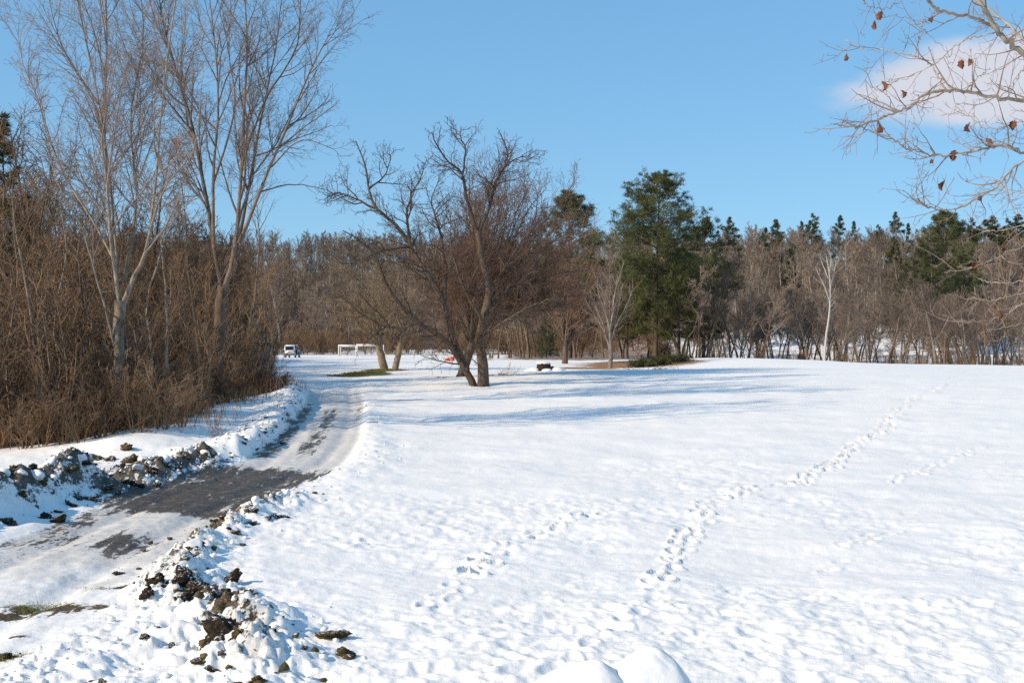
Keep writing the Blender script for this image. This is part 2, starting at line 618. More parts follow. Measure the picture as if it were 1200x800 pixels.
def m_ground():
    m, nt, b = new_mat('snowy_ground')

    def at(n):
        a = nt.nodes.new('ShaderNodeAttribute')
        a.attribute_name = n
        return a.outputs['Fac']
    tc = nt.nodes.new('ShaderNodeTexCoord')
    ov = tc.outputs['Object']
    n1 = noise(nt, .9, 6, .62, vec=ov)
    n2 = noise(nt, 5.0, 6, .65, vec=ov)
    n3 = noise(nt, 22.0, 4, .6, vec=ov)
    snow = ramp(nt, noise(nt, .35, 4, .6, vec=ov), [(.3, (.85, .825, .795)), (.7, (.90, .875, .845))])
    nn = mmath(nt, 'SUBTRACT', mmath(nt, 'ADD', mmath(nt, 'ADD', mmath(nt, 'MULTIPLY', n1, .34), mmath(nt, 'MULTIPLY', n2, .40)), mmath(nt, 'MULTIPLY', n3, .26)), .5)

    def mask(name, k, a, bb, nz=nn):
        return maprange(nt, mmath(nt, 'ADD', at(name), mmath(nt, 'MULTIPLY', nz, k)), a, bb)
    # thin grey-brown slush
    slush = ramp(nt, n2, [(.3, (.50, .47, .43)), (.7, (.74, .72, .69))])
    c = mixc(nt, mask('dirt', 1.9, .45, .85), snow, slush)
    mudc = ramp(nt, mmath(nt, 'ADD', mmath(nt, 'MULTIPLY', n2, .6), mmath(nt, 'MULTIPLY', n3, .4)), [(.30, (.020, .016, .012)), (.50, (.075, .062, .048)), (.68, (.20, .17, .135))])
    mp = nt.nodes.new('ShaderNodeMapping')
    mp.inputs['Scale'].default_value = (5.5, .7, 1)
    mp.inputs['Rotation'].default_value = (0, 0, .03)
    nt.links.new(ov, mp.inputs['Vector'])
    n4 = noise(nt, 1.0, 5, .6, vec=mp.outputs[0])
    n5 = mmath(nt, 'SUBTRACT', mmath(nt, 'ADD', mmath(nt, 'MULTIPLY', n4, .45), mmath(nt, 'ADD', mmath(nt, 'MULTIPLY', n2, .33), mmath(nt, 'MULTIPLY', n3, .22))), .5)
    mk = mask('mud', 3.6, .46, .60, n5)
    c = mixc(nt, mk, c, mudc)
    sodc = ramp(nt, noise(nt, 34, 5, .7, vec=ov), [(.33, (.03, .021, .011)), (.5, (.09, .062, .03)), (.68, (.24, .17, .085))])
    sk = mask('sod', 3.4, .48, .60, n5)
    c = mixc(nt, sk, c, sodc)
    grc = ramp(nt, n3, [(.3, (.07, .075, .018)), (.7, (.18, .17, .05))])
    gk = mask('grass', 1.6, .47, .56)
    c = mixc(nt, gk, c, grc)
    litc = ramp(nt, n2, [(.3, (.07, .042, .025)), (.7, (.24, .15, .085))])
    lk = mask('litter', 2.2, .44, .58)
    c = mixc(nt, lk, c, litc)
    nec = ramp(nt, n2, [(.3, (.20, .09, .032)), (.7, (.44, .235, .095))])
    nk = mask('needles', 1.8, .38, .50)
    c = mixc(nt, nk, c, nec)
    nt.links.new(c, b.inputs['Base Color'])
    r = mixc(nt, mk, (.72, .72, .72), (.55, .55, .55))
    nt.links.new(r, b.inputs['Roughness'])
    b.inputs['Specular IOR Level'].default_value = .25
    h = mmath(nt, 'ADD', mmath(nt, 'MULTIPLY', n2, .6), mmath(nt, 'MULTIPLY', n3, .4))
    bump(nt, b, h, .42, .05)
    return m


M['ground'] = m_ground()


# ------------------------------------------------------------------ ground sheet (polar grid round the camera)
def build_ground():
    dense = np.radians(np.linspace(-27, 27, 500))
    side = np.radians(np.concatenate([np.linspace(27, 60, 26)[1:], np.linspace(60, 300, 36)[1:-1], np.linspace(-60, -27, 26)[:-1] + 360]))
    th = np.concatenate([dense, side])
    near = np.linspace(.4, 9.5, 16)
    t = np.linspace(9.5 ** -.62, 150 ** -.62, 480)
    mid = t ** (-1 / .62)
    far = np.geomspace(150, 4000, 70)
    r = np.concatenate([near[:-1], mid, far[1:]])
    nt_, nr = len(th), len(r)
    R, TH = np.meshgrid(r, th, indexing='ij')
    X, Y = (R * np.sin(TH)).ravel(), (R * np.cos(TH)).ravel()
    Z, road, bank, m2, m3, m4, m1 = hfull(X, Y)
    # footprints of the trails
    rr = R.ravel()
    for (px, py, a, dep) in trail_prints():
        s = np.nonzero((np.abs(X - px) < .6) & (np.abs(Y - py) < .6))[0]
        if not len(s):
            continue
        dx, dy = X[s] - px, Y[s] - py
        u = (dx * math.cos(a) + dy * math.sin(a)) / .20
        v = (-dx * math.sin(a) + dy * math.cos(a)) / .10
        q = u * u + v * v
        Z[s] += -dep * .62 * np.where(q < 1, (1 - q), 0) + dep * .45 * np.exp(-((np.sqrt(q) - 1.25) / .25) ** 2)
    ex = [0.0]
    V = np.column_stack([X, Y, Z])
    V = np.vstack([V, [[0, 0, 0]]])
    c = len(V) - 1
    i, j = np.meshgrid(np.arange(nr - 1), np.arange(nt_), indexing='ij')
    j2 = (j + 1) % nt_
    quads = np.stack([i * nt_ + j, i * nt_ + j2, (i + 1) * nt_ + j2, (i + 1) * nt_ + j], -1).reshape(-1, 4)[:, ::-1]
    jj = np.arange(nt_)
    tris = np.stack([np.full(nt_, c), (jj + 1) % nt_, jj], -1)

    # material masks: what lies on the ground where
    def blob(px, py, sx, sy, ang=0):
        ca, sa = math.cos(ang), math.sin(ang)
        dx, dy = X - px, Y - py
        return np.exp(-(((dx * ca + dy * sa) / sx) ** 2 + ((-dx * sa + dy * ca) / sy) ** 2))
    off = X - road_x(Y)
    mud = np.zeros(len(X))
    onr = 1 - sstep(road_half(Y) * .95, road_half(Y) * 1.35, np.abs(off))
    band = sstep(23.2, 24.8, Y + off * .5) * (1 - sstep(31.2, 33.4, Y + off * .4))
    mud = np.maximum(mud, onr * band * (.70 + .25 * np.exp(-((off + .2) / .9) ** 2)))
    mud = np.maximum(mud, .85 * blob(-6.7, 20.6, .75, 1.25, .25))
    mud = np.maximum(mud, .42 * blob(-7.9, 21.5, .5, 2.2, .2))
    mud = np.maximum(mud, .50 * sstep(.75, 1.1, -off) * (1 - sstep(1.5, 1.9, -off)) * sstep(15, 18, Y) * (1 - sstep(26, 32, Y)))
    mud = np.maximum(mud, .72 * np.exp(-((off + 1.15) / .28) ** 2) * sstep(33, 36, Y) * (1 - sstep(52, 60, Y)))
    mud = np.maximum(mud, .60 * np.exp(-((off + .05) / .45) ** 2) * sstep(33, 38, Y) * (1 - sstep(50, 58, Y)))
    mud = np.maximum(mud, .40 * np.exp(-((off - 1.1) / .2) ** 2) * sstep(42, 48, Y) * (1 - sstep(60, 66, Y)))
    # ploughed-up dirt on the left banks
    mud = np.maximum(mud, .74 * np.clip(m3 * 1.2, 0, 1))
    d1, t1 = seg_dist(X, Y, BL1)
    mud = np.maximum(mud, .80 * np.exp(-((d1 - .10) / .5) ** 2) * sstep(.0, .4, t1))
    mud = np.maximum(mud, .80 * blob(-9.2, 27.5, 1.0, 2.0))
    mud = np.maximum(mud, .56 * blob(-10.2, 31.5, 1.6, 2.4))
    d4, t4 = seg_dist(X, Y, BL3)
    mud = np.maximum(mud, .40 * np.exp(-((d4 - .3) / .4) ** 2) * sstep(.0, .05, t4) * (1 - sstep(.8, 1, t4)))
    sod = np.zeros(len(X))
    d5, t5 = seg_dist(X, Y, BR)
    mud = np.maximum(mud, .46 * np.exp(-((d5 - .05) / .42) ** 2) * sstep(.03, .1, t5) * (1 - sstep(.85, .97, t5)))
    sod = np.maximum(sod, .62 * np.exp(-((d5 + .0) / .30) ** 2) * sstep(.02, .1, t5) * (1 - sstep(.30, .42, t5)))
    sod = np.maximum(sod, .66 * np.exp(-((d5 + .0) / .38) ** 2) * sstep(.42, .5, t5) * (1 - sstep(.8, .92, t5)))
    for (gx_, gy_, sx, sy) in ((60, 706, .95, .33), (10, 715, .5, .25), (150, 683, .4, .14), (8, 762, .3, .2), (25, 740, .25, .12)):
        w = gpx(gx_, gy_)
        sod = np.maximum(sod, .80 * blob(w[0], w[1], sx, sy))
    dirt = np.clip(road * .62 * sstep(12, 22, Y) * (1 - sstep(58, 75, Y)) + .30 * road, 0, 1)
    dirt = np.maximum(dirt, .72 * np.clip(m1 + m2 + m3, 0, 1))
    dirt = np.maximum(dirt, .35 * m4)
    dirt = np.maximum(dirt, .50 * blob(-5.2, 14, 2.6, 3.2))
    grass = np.zeros(len(X))
    w0, w1, w2 = gpx(455, 433), gpx(430, 438), gpx(405, 440)
    for w, sx, sy, a in ((w0, 2.0, 3.4, 1.0), (w1, 2.0, 3.0, 1.1), (w2, 1.9, 2.2, 1.0)):
        grass = np.maximum(grass, a * blob(w[0], w[1], sx, sy))
    tb = TREE_C
    sod = np.maximum(sod, .95 * blob(tb[0] + .1, tb[1] - .3, .75, .9))
    sod = np.maximum(sod, .75 * blob(TREE_D[0] - .8, TREE_D[1] - 1.0, 1.3, 1.4))
    # leaf litter and humus under the trees
    edge = wood_edge(Y)
    lf = sstep(-.5, 1.6, edge - X) * sstep(30, 36, Y)
    lit = lf * (.40 + .30 * (1 - sstep(2, 14, edge - X)))
    lit = np.maximum(lit, .75 * sstep(230, 262, Y))
    lit = np.maximum(lit, .38 * sstep(128, 150, Y) * sstep(14, 30, X))
    nd = np.zeros(len(X))
    nd = np.maximum(nd, .95 * blob(12, 111, 6.5, 8))
    nd = np.maximum(nd, .85 * blob(6.5, 103, 3.5, 6))
    nd = np.maximum(nd, .8 * blob(19, 126, 8, 8))
    lit = np.maximum(lit, .62 * sstep(118, 132, Y) * sstep(-8, 2, X) * (1 - sstep(26, 34, X)))
    attrs = dict(mud=mud, sod=sod, dirt=dirt, grass=grass, litter=lit, needles=nd)

    road_f = road[quads].mean(1) > .5
    Y4 = Y[quads].mean(1)
    road_f &= (Y4 > 2)

    def make(name, qs, ts):
        idx = np.unique(np.concatenate([qs.ravel(), ts.ravel()]) if len(ts) else qs.ravel())
        remap = np.full(len(V), -1, np.int64)
        remap[idx] = np.arange(len(idx))
        fs = [remap[qs]]
        if len(ts):
            fs.append(remap[ts])
        me = mesh_from(name, V[idx], fs, [M['ground']])
        for k, a in attrs.items():
            at = me.attributes.new(k, 'FLOAT', 'POINT')
            aa = np.append(a, 0)[idx].astype(np.float32)
            at.data.foreach_set('value', aa)
        o = link(name, me)
        tag(o, kind='structure')
        return o
    g = make('ground', quads[~road_f], tris)
    g['label'] = 'trampled white snow field with wooded ground beyond'
    rd = make('road', quads[road_f], np.zeros((0, 3), int))
    rd['label'] = 'narrow rutted dirt lane half covered in packed snow'


def wood_edge(y):
    return np.interp(y, [30, 36, 37.2, 38.6, 44, 50, 60, 66, 80, 100, 120, 160, 200, 236, 240, 400],
                     [-20, -17.2, -15.6, -12.2, -11.9, -11.7, -11.9, -12.8, -15.8, -20.0, -25.5, -34, -44, -44, -30, -30])


TREE_C = gpx(565, 451)
TREE_D = gpx(539, 441)
build_ground()
print('ground', time.time() - T0)


# ------------------------------------------------------------------ branching
def nrm(v):
    return v / np.maximum(np.linalg.norm(v, axis=-1, keepdims=True), 1e-9)


class Br:
    __slots__ = ('p', 'r', 'L')

    def __init__(s, p, r, L):
        s.p, s.r, s.L = p, r, L


def grow(rg, start, dirs, L, r0, r1, P, wander, up=0.0, exp=1.0):
    N = len(start)
    p = np.zeros((N, P, 3))
    p[:, 0] = start
    d = nrm(dirs)
    for k in range(1, P):
        p[:, k] = p[:, k - 1] + d * (L / (P - 1))[:, None]
        d = d + rg.normal(0, wander, (N, 3))
        d[:, 2] += up / (P - 1)
        d = nrm(d)
    t = np.linspace(0, 1, P)[None, :] ** exp
    r = np.asarray(r0)[:, None] * (1 - t) + np.asarray(r1)[:, None] * t
    return Br(p, r, L)


def spawn(rg, br, n, t0, t1, ang, asd, lf, taper, rf, rmin, P, wander, up, jit=.3, absL=None):
    N, PP, _ = br.p.shape
    n = np.maximum(0, np.round(np.broadcast_to(n, (N,)) * rg.uniform(.75, 1.25, N))).astype(int)
    idx = np.repeat(np.arange(N), n)
    if len(idx) == 0:
        return None
    k = np.concatenate([np.arange(c) for c in n if c > 0])
    t = t0 + (t1 - t0) * (k + rg.uniform(0, 1, len(k))) / n[idx]
    f = t * (PP - 1)
    i = np.minimum(f.astype(int), PP - 2)
    fr = (f - i)[:, None]
    a, b = br.p[idx, i], br.p[idx, i + 1]
    pos = a + (b - a) * fr
    tan = nrm(b - a)
    rad = br.r[idx, i] * (1 - fr[:, 0]) + br.r[idx, i + 1] * fr[:, 0]
    q = rg.normal(0, 1, (len(idx), 3))
    q = nrm(q - (q * tan).sum(1, keepdims=True) * tan)
    an = np.radians(rg.normal(ang, asd, len(idx)))[:, None]
    d = np.cos(an) * tan + np.sin(an) * q
    base = br.L[idx] if absL is None else np.full(len(idx), absL)
    L = base * lf * (1 - taper * (t - t0) / max(t1 - t0, 1e-6)) * rg.uniform(1 - jit, 1 + jit, len(idx))
    r0 = np.maximum(np.minimum(rad * .75, L * rf), rmin)
    return grow(rg, pos, d, L, r0, np.maximum(r0 * .25, rmin * .6), P, wander, up)


def tubes(sets):
    """sets: list of (Br, sides) -> verts, quads"""
    VV, QQ, o = [], [], 0
    for br, S in sets:
        if br is None:
            continue
        p, r = br.p, br.r
        N, P, _ = p.shape
        t = np.zeros_like(p)
        t[:, 1:-1] = p[:, 2:] - p[:, :-2]
        t[:, 0] = p[:, 1] - p[:, 0]
        t[:, -1] = p[:, -1] - p[:, -2]
        t = nrm(t)
        axis = nrm(p[:, -1] - p[:, 0])
        ref = np.zeros((N, 3))
        ref[np.arange(N), np.argmin(np.abs(axis), 1)] = 1
        u = nrm(np.cross(t, ref[:, None, :]))
        v = np.cross(t, u)
        a = np.arange(S) / S * 2 * np.pi
        ring = p[:, :, None, :] + r[:, :, None, None] * (np.cos(a)[None, None, :, None] * u[:, :, None, :] + np.sin(a)[None, None, :, None] * v[:, :, None, :])
        VV.append(ring.reshape(-1, 3))
        b = (np.arange(N)[:, None, None] * P + np.arange(P - 1)[None, :, None]) * S
        s, s2 = np.arange(S)[None, None, :], (np.arange(S)[None, None, :] + 1) % S
        q = np.stack([b + s, b + s2, b + S + s2, b + S + s], -1).reshape(-1, 4)
        QQ.append(q + o)
        o += N * P * S
    return np.vstack(VV), np.vstack(QQ)


def catmull(P, n):
    P = np.asarray(P, float)
    Q = np.vstack([2 * P[0] - P[1], P, 2 * P[-1] - P[-2]])
    m = len(P) - 1
    t = np.linspace(0, m, n)
    i = np.minimum(t.astype(int), m - 1)
    f = (t - i)[:, None]
    p0, p1, p2, p3 = Q[i], Q[i + 1], Q[i + 2], Q[i + 3]
    return .5 * (2 * p1 + (p2 - p0) * f + (2 * p0 - 5 * p1 + 4 * p2 - p3) * f ** 2 + (3 * p1 - p0 - 3 * p2 + p3) * f ** 3)


def stem(rg, pxs, d, r0, r1, P=12, depth=None, wob=.0, exp=1.0):
    """limb along picture points at depth d (metres); depth = list of extra depth at each point"""
    depth = [0] * len(pxs) if depth is None else depth
    W = np.array([pt(x, y, d + dd) for (x, y), dd in zip(pxs, depth)])
    p = catmull(W, P)
    if wob:
        w = rg.normal(0, wob, p.shape)
        w[0] = 0
        p += w
    t = np.linspace(0, 1, P) ** exp
    return Br(p[None], (r0 * (1 - t) + r1 * t)[None], np.array([np.linalg.norm(np.diff(p, axis=0), axis=1).sum()]))


def cat_br(lst):
    lst = [b for b in lst if b is not None]
    m = max(b.p.shape[1] for b in lst)

    def fit(b):
        P = b.p.shape[1]
        if P == m:
            return b
        f = np.linspace(0, P - 1, m)
        i = np.minimum(f.astype(int), P - 2)
        w = f - i
        return Br(b.p[:, i] * (1 - w)[None, :, None] + b.p[:, i + 1] * w[None, :, None], b.r[:, i] * (1 - w) + b.r[:, i + 1] * w, b.L)
    lst = [fit(b) for b in lst]
    return Br(np.concatenate([b.p for b in lst]), np.concatenate([b.r for b in lst]), np.concatenate([b.L for b in lst]))


# ------------------------------------------------------------------ hero bare trees from picture limbs
def hero_tree(name, base, limbs, levels, mats, label, cat='tree', seed=0, group=None, sides=9, limb_sides=7, extra=None):
    """base: world point; limbs: list of Br (trunk first); levels: spawn specs applied from the limbs downward"""
    rg = np.random.default_rng(seed)
    e = thing(name, base, label, cat, group)
    b = np.array(base)
    off = lambda br: Br(br.p - b, br.r, br.L)
    V, Q = tubes([(off(l), sides) for l in limbs[:1]])
    V[:, :] += 0
    link('trunk', mesh_from('trunk', V, [Q], [mats[0]]), e)
    if len(limbs) > 1:
        for l in limbs[1:]:
            V, Q = tubes([(off(l), limb_sides)])
            link('limb', mesh_from('limb', V, [Q], [mats[0]]), e)
    cur = cat_br(limbs) if levels[0].get('all', True) else cat_br(limbs[1:])
    sets = []
    for k, sp in enumerate(levels):
        sp = {a: c for a, c in sp.items() if a != 'all'}
        s = sp.pop('sides', 3)
        # children in proportion to the parent's length when given as density
        n = sp.pop('n')
        dens = sp.pop('dens', None)
        if dens is not None:
            n = np.maximum(1, dens * cur.L)
        nb = spawn(rg, cur, n, **sp)
        sets.append((nb, s))
        cur = nb
    half = max(1, len(sets) - 1)
    Vb, Qb = tubes([(off(s[0]), s[1]) for s in sets[:half]])
    link('crown', mesh_from('crown', Vb, [Qb], [mats[1]]), e)['label'] = 'spreading bare side branches'
    if len(sets) > half:
        Vb, Qb = tubes([(off(s[0]), s[1]) for s in sets[half:]])
        link('twigs', mesh_from('twigs', Vb, [Qb], [mats[2] if len(mats) > 2 else mats[1]]), e)['kind'] = 'stuff'
    return e


def lvl(n=None, dens=None, t0=.2, t1=.98, ang=40, asd=12, lf=.5, taper=.5, rf=.02, rmin=.008, P=4, wander=.12, up=.3, sides=3, jit=.3, absL=None, all=True):
    d = dict(n=n, t0=t0, t1=t1, ang=ang, asd=asd, lf=lf, taper=taper, rf=rf, rmin=rmin, P=P, wander=wander, up=up, sides=sides, jit=jit, absL=absL, all=all)
    if dens is not None:
        d['dens'] = dens
        d['n'] = 0
    return d


def gbase(px, py):
    w = gpx(px, py)
    return np.array([w[0], w[1], hz(w[0], w[1])])


rg0 = np.random.default_rng(7)


def S(pxs, d, r0, r1, dd=None, P=14, wob=.015, exp=.8):
    return stem(rg0, pxs, d, r0, r1, P, dd, wob, exp)


# --- grey poplar nearest the lane, left
bA = gbase(138, 512)
dA = bA[1]
limbsA = [
    S([(138, 516), (139, 480), (140, 430), (139, 390), (141, 352)], dA, 0.146, 0.200),
    S([(141, 358), (134, 310), (128, 260), (122, 150), (125, 40), (122, -60), (118, -110)], dA, 0.084, 0.020, [0, 0, .2, .5, .6, .8, 1]),
    S([(138, 340), (136, 300), (132, 240), (118, 130), (97, 30), (86, -45)], dA, 0.065, 0.015, [0, .3, .8, 1.3, 1.6, 2]),
    S([(144, 356), (158, 322), (173, 288), (182, 220), (190, 120), (203, 25), (212, -60)], dA, 0.087, 0.018, [0, -.2, -.4, -.6, -.8, -1, -1.2]),
    S([(180, 232), (205, 205), (228, 172), (234, 120), (238, 70)], dA, 0.033, 0.010, [-.6, -1, -1.2, -1.5, -1.6]),
    S([(146, 330), (157, 270), (160, 220), (153, 130), (168, 50), (163, -40)], dA, 0.065, 0.015, [.2, .7, 1.3, 1.8, 2, 2.2]),
    S([(138, 420), (124, 365), (106, 300), (92, 258), (72, 225), (62, 190)], dA, 0.048, 0.012, [0, -.4, -.8, -1, -1.2, -1.3]),
    S([(104, 295), (114, 262), (126, 235), (131, 205)], dA, 0.021, 0.008, [-.8, -1.0, -1.2, -1.3]),
    S([(131, 300), (100, 245), (70, 195), (45, 120), (26, 70), (20, 30)], dA, 0.046, 0.010, [.2, .6, .9, 1.3, 1.5, 1.6]),
    S([(123, 160), (105, 110), (75, 60), (60, 10), (52, -30)], dA, 0.033, 0.010, [.5, .2, 0, -.4, -.5]),
    S([(160, 215), (185, 150), (208, 80), (215, 20), (222, -30)], dA, 0.033, 0.010, [1.3, 1, .6, .4, .2]),
]
pop_lv = [lvl(dens=1.5, t0=.28, t1=.99, ang=34, asd=10, lf=.27, taper=.35, rf=.014, rmin=.010, P=7, wander=.10, up=.55, sides=4),
          lvl(dens=3.2, t0=.18, t1=.99, ang=38, asd=13, lf=.40, taper=.4, rf=.012, rmin=.0075, P=5, wander=.13, up=.45, sides=3),
          lvl(dens=5.0, t0=.10, t1=1.0, ang=42, asd=15, lf=.55, taper=.4, rf=.01, rmin=.0062, P=4, wander=.18, up=.35, sides=3),
          lvl(dens=4.4, t0=.2, t1=1.0, ang=48, asd=15, lf=.55, taper=.3, rf=.01, rmin=.0052, P=3, wander=.2, up=.25, sides=3)]
hero_tree('poplar_tree', bA, limbsA, pop_lv, [M['poplar_bark'], M['poplar_twig'], M['poplar_twig']],
          'tall pale grey bare poplar forking low, leftmost of the two tall poplars', seed=11)

# --- second poplar, further along
bB = gbase(256, 476)
dB = bB[1]
limbsB = [
    S([(256, 480), (255, 450), (257, 400), (258, 365), (262, 335)], dB, 0.252, 0.250),
    S([(262, 342), (252, 295), (242, 235), (226, 150), (206, 80), (190, 20), (182, -45)], dB, 0.133, 0.020, [0, .2, .4, .8, 1, 1.3, 1.5]),
    S([(262, 342), (274, 302), (281, 230), (286, 140), (290, 60), (284, -40)], dB, 0.148, 0.020, [0, -.3, -.7, -1, -1.4, -1.6]),
    S([(275, 302), (288, 240), (304, 150), (321, 70), (331, -10)], dB, 0.096, 0.015, [-.3, .2, .6, 1.0, 1.3]),
    S([(280, 285), (313, 205), (344, 130), (370, 70), (388, 38)], dB, 0.096, 0.015, [-.5, -.8, -1, -1, -1]),
    S([(251, 290), (250, 210), (256, 120), (250, 40), (241, -40)], dB, 0.096, 0.015, [.2, -.4, -1, -1.4, -1.8]),
    S([(318, 196), (350, 165), (384, 172), (402, 186)], dB, 0.037, 0.008, [-.8, -1.1, -1.4, -1.6]),
    S([(302, 226), (340, 216), (374, 220), (388, 226)], dB, 0.037, 0.008, [-.7, -.4, -.2, 0]),
    S([(243, 240), (222, 190), (205, 165), (192, 150)], dB, 0.044, 0.010, [.4, .8, 1.2, 1.4]),
    S([(284, 190), (310, 120), (345, 60), (352, 10), (350, -30)], dB, 0.059, 0.010, [-.9, -1.5, -2.1, -2.4, -2.7]),
    S([(250, 215), (275, 130), (268, 60), (272, 0)], dB, 0.059, 0.010, [-.4, .4, 1.0, 1.4]),
]
hero_tree('poplar_tree', bB, limbsB, pop_lv, [M['brown_bark'], M['poplar_twig'], M['poplar_twig']],
          'tall bare poplar with broad fan of branches beside the lane bank', seed=12)

# --- old double-trunked tree on the field
bC = np.array([TREE_C[0], TREE_C[1], hz(*TREE_C)])
dC = bC[1]
limbsC = [
    S([(567, 456), (566, 440), (565, 420), (562, 398), (567, 372), (573, 340), (564, 300), (560, 270)], dC, 0.370, 0.170, [0, 0, 0, 0, .2, .4, .4, .3]),
    S([(556, 455), (549, 438), (540, 424), (528, 405), (510, 390), (490, 378), (472, 360), (455, 338), (446, 315), (438, 296), (422, 282), (402, 270)], dC, 0.237, 0.030, [0, -.1, -.2, -.5, -.8, -1.1, -1.4, -1.6, -1.8, -2, -2.2, -2.4], 22),
    S([(547, 434), (538, 415), (530, 392), (519, 352), (501, 322), (490, 305), (482, 290), (468, 268), (454, 254), (440, 243), (433, 225), (430, 205), (424, 184), (417, 165)], dC, 0.240, 0.030, [-.1, 0, .2, .6, .8, .9, 1, 1.2, 1.2, 1.2, 1.3, 1.5, 1.6, 1.7], 26),
    S([(560, 275), (546, 230), (541, 202), (526, 190), (511, 170), (506, 154)], dC, 0.120, 0.020, [.3, 0, -.3, -.6, -.9, -1.1], 16, .03),
    S([(541, 208), (546, 176), (539, 160), (541, 148)], dC, 0.065, 0.015, [-.3, -.2, 0, .1], 10, .03),
    S([(560, 274), (576, 236), (580, 215), (591, 195), (594, 176), (586, 158)], dC, 0.120, 0.020, [.3, .7, .9, 1.1, 1.2, 1.3], 16, .03),
    S([(589, 198), (605, 186), (621, 182)], dC, 0.055, 0.012, [1.1, 1.2, 1.3], 8, .02),
    S([(570, 390), (590, 378), (615, 362), (640, 352), (655, 350)], dC, 0.101, 0.020, [.1, -.5, -1, -1.3, -1.5]),
    S([(483, 292), (477, 260), (481, 232), (491, 210), (500, 186)], dC, 0.110, 0.015, [1, .7, .4, .2, .1], 14, .03),
    S([(440, 244), (416, 232), (396, 226), (380, 232)], dC, 0.078, 0.012, [1.2, 1.6, 1.9, 2], 10, .03),
    S([(432, 222), (449, 209), (456, 188), (462, 172)], dC, 0.066, 0.012, [1.4, 1.7, 1.9, 2], 10, .03),
    S([(480, 289), (452, 292), (436, 298), (410, 308), (392, 306)], dC, 0.110, 0.012, [1, .6, .2, -.2, -.4], 14, .03),
    S([(492, 379), (462, 384), (430, 372), (405, 352), (388, 345)], dC, 0.101, 0.012, [-1, -1.4, -1.8, -2.2, -2.4], 14, .03),
    S([(521, 360), (522, 310), (512, 260), (506, 235), (515, 205)], dC, 0.111, 0.015, [.5, 1.0, 1.6, 2, 2.2], 14, .03),
    S([(566, 380), (545, 340), (530, 295), (528, 250)], dC, 0.111, 0.015, [0, -.8, -1.5, -2], 12, .03),
    S([(572, 345), (600, 300), (625, 262), (632, 225)], dC, 0.101, 0.015, [.4, .2, 0, -.3], 12, .03),
    S([(571, 360), (605, 330), (640, 300), (662, 285)], dC, 0.092, 0.012, [.3, .8, 1.3, 1.7], 12, .03),
]
gn_lv = [lvl(dens=3.2, t0=.16, t1=.99, ang=48, asd=14, lf=.0, taper=.35, rf=.020, rmin=.014, P=6, wander=.22, up=.30, sides=4),
         lvl(dens=3.4, t0=.15, t1=1.0, ang=46, asd=16, lf=.46, taper=.4, rf=.015, rmin=.011, P=5, wander=.24, up=.25, sides=3),
         lvl(dens=5.4, t0=.12, t1=1.0, ang=50, asd=16, lf=.50, taper=.3, rf=.014, rmin=.0085, P=4, wander=.26, up=.15, sides=3),
         lvl(dens=4.0, t0=.2, t1=1.0, ang=50, asd=16, lf=.55, taper=.3, rf=.014, rmin=.007, P=3, wander=.25, up=.1, sides=3)]
gn_lv[0].update(lf=1.0, absL=2.2, taper=.72)
hero_tree('old_field_tree', bC, limbsC, gn_lv, [M['dark_bark'], M['dark_twig'], M['dark_twig']],
          'big gnarled bare tree with two leaning trunks standing alone on the snow', seed=13, sides=12, limb_sides=9)
# red-brown trunk scars: raw patches of stripped bark, on the trunk
print('heroes', time.time() - T0)


# ------------------------------------------------------------------ generic bare trees
def bare_sets(rg, H, r, trunk_t=1.0, lean=.03, wander=.05, up1=.5, n1=16, t0=.3, ang1=45, lf1=.34, tap1=.6, n2=7, n3=7, n4=0, twig=.008, stems=None, w2=.14, lf2=.48, lf3=.5):
    """returns trunk Br, [crown sets]"""
    if stems is None:
        d0 = np.array([[rg.normal(0, lean), rg.normal(0, lean), 1.0]])
        tr = grow(rg, np.array([[0, 0, -.3]]), d0, np.array([H * trunk_t + .3]), np.array([r]), np.array([r * .12 if trunk_t == 1 else r * .55]), 11, wander, .15, .85)
    else:
        n = stems
        a = rg.uniform(0, 6.28, n) if n > 1 else np.zeros(1)
        d0 = np.column_stack([np.cos(a) * lean, np.sin(a) * lean, np.ones(n)])
        st = np.column_stack([np.cos(a) * r * 1.2, np.sin(a) * r * 1.2, np.full(n, -.3)])
        tr = grow(rg, st, d0, np.full(n, H * trunk_t) * rg.uniform(.75, 1.05, n), np.full(n, r), np.full(n, r * .15), 9, wander, .25, .85)
    b1 = spawn(rg, tr, n1, t0, .985, ang1, 11, lf1 * H if stems is None else lf1 * H, tap1, .014, twig * 2.2, 6, .11, up1, absL=1.0)
    b2 = spawn(rg, b1, n2, .2, .99, 42, 13, lf2, .4, .012, twig * 1.4, 4, w2, .3)
    b3 = spawn(rg, b2, n3, .15, 1.0, 44, 15, lf3, .3, .012, twig, 3, .16, .2)
    sets = [(b1, 4), (b2, 3), (b3, 3)]
    if n4:
        b4 = spawn(rg, b3, n4, .15, 1.0, 45, 15, .55, .3, .012, twig * .85, 3, .2, .2)
        sets.append((b4, 3))
    return tr, sets


PROTO = {}


def proto(key, seed, tm, cm, side=7, **kw):
    rg = np.random.default_rng(seed)
    tr, sets = bare_sets(rg, **kw)
    V, Q = tubes([(tr, side)])
    t = mesh_from('trunk', V, [Q], [M[tm]])
    V2, Q2 = tubes(sets)
    c = mesh_from('crown', V2, [Q2], [M[cm]])
    PROTO[key] = (t, c)
    return len(V2)


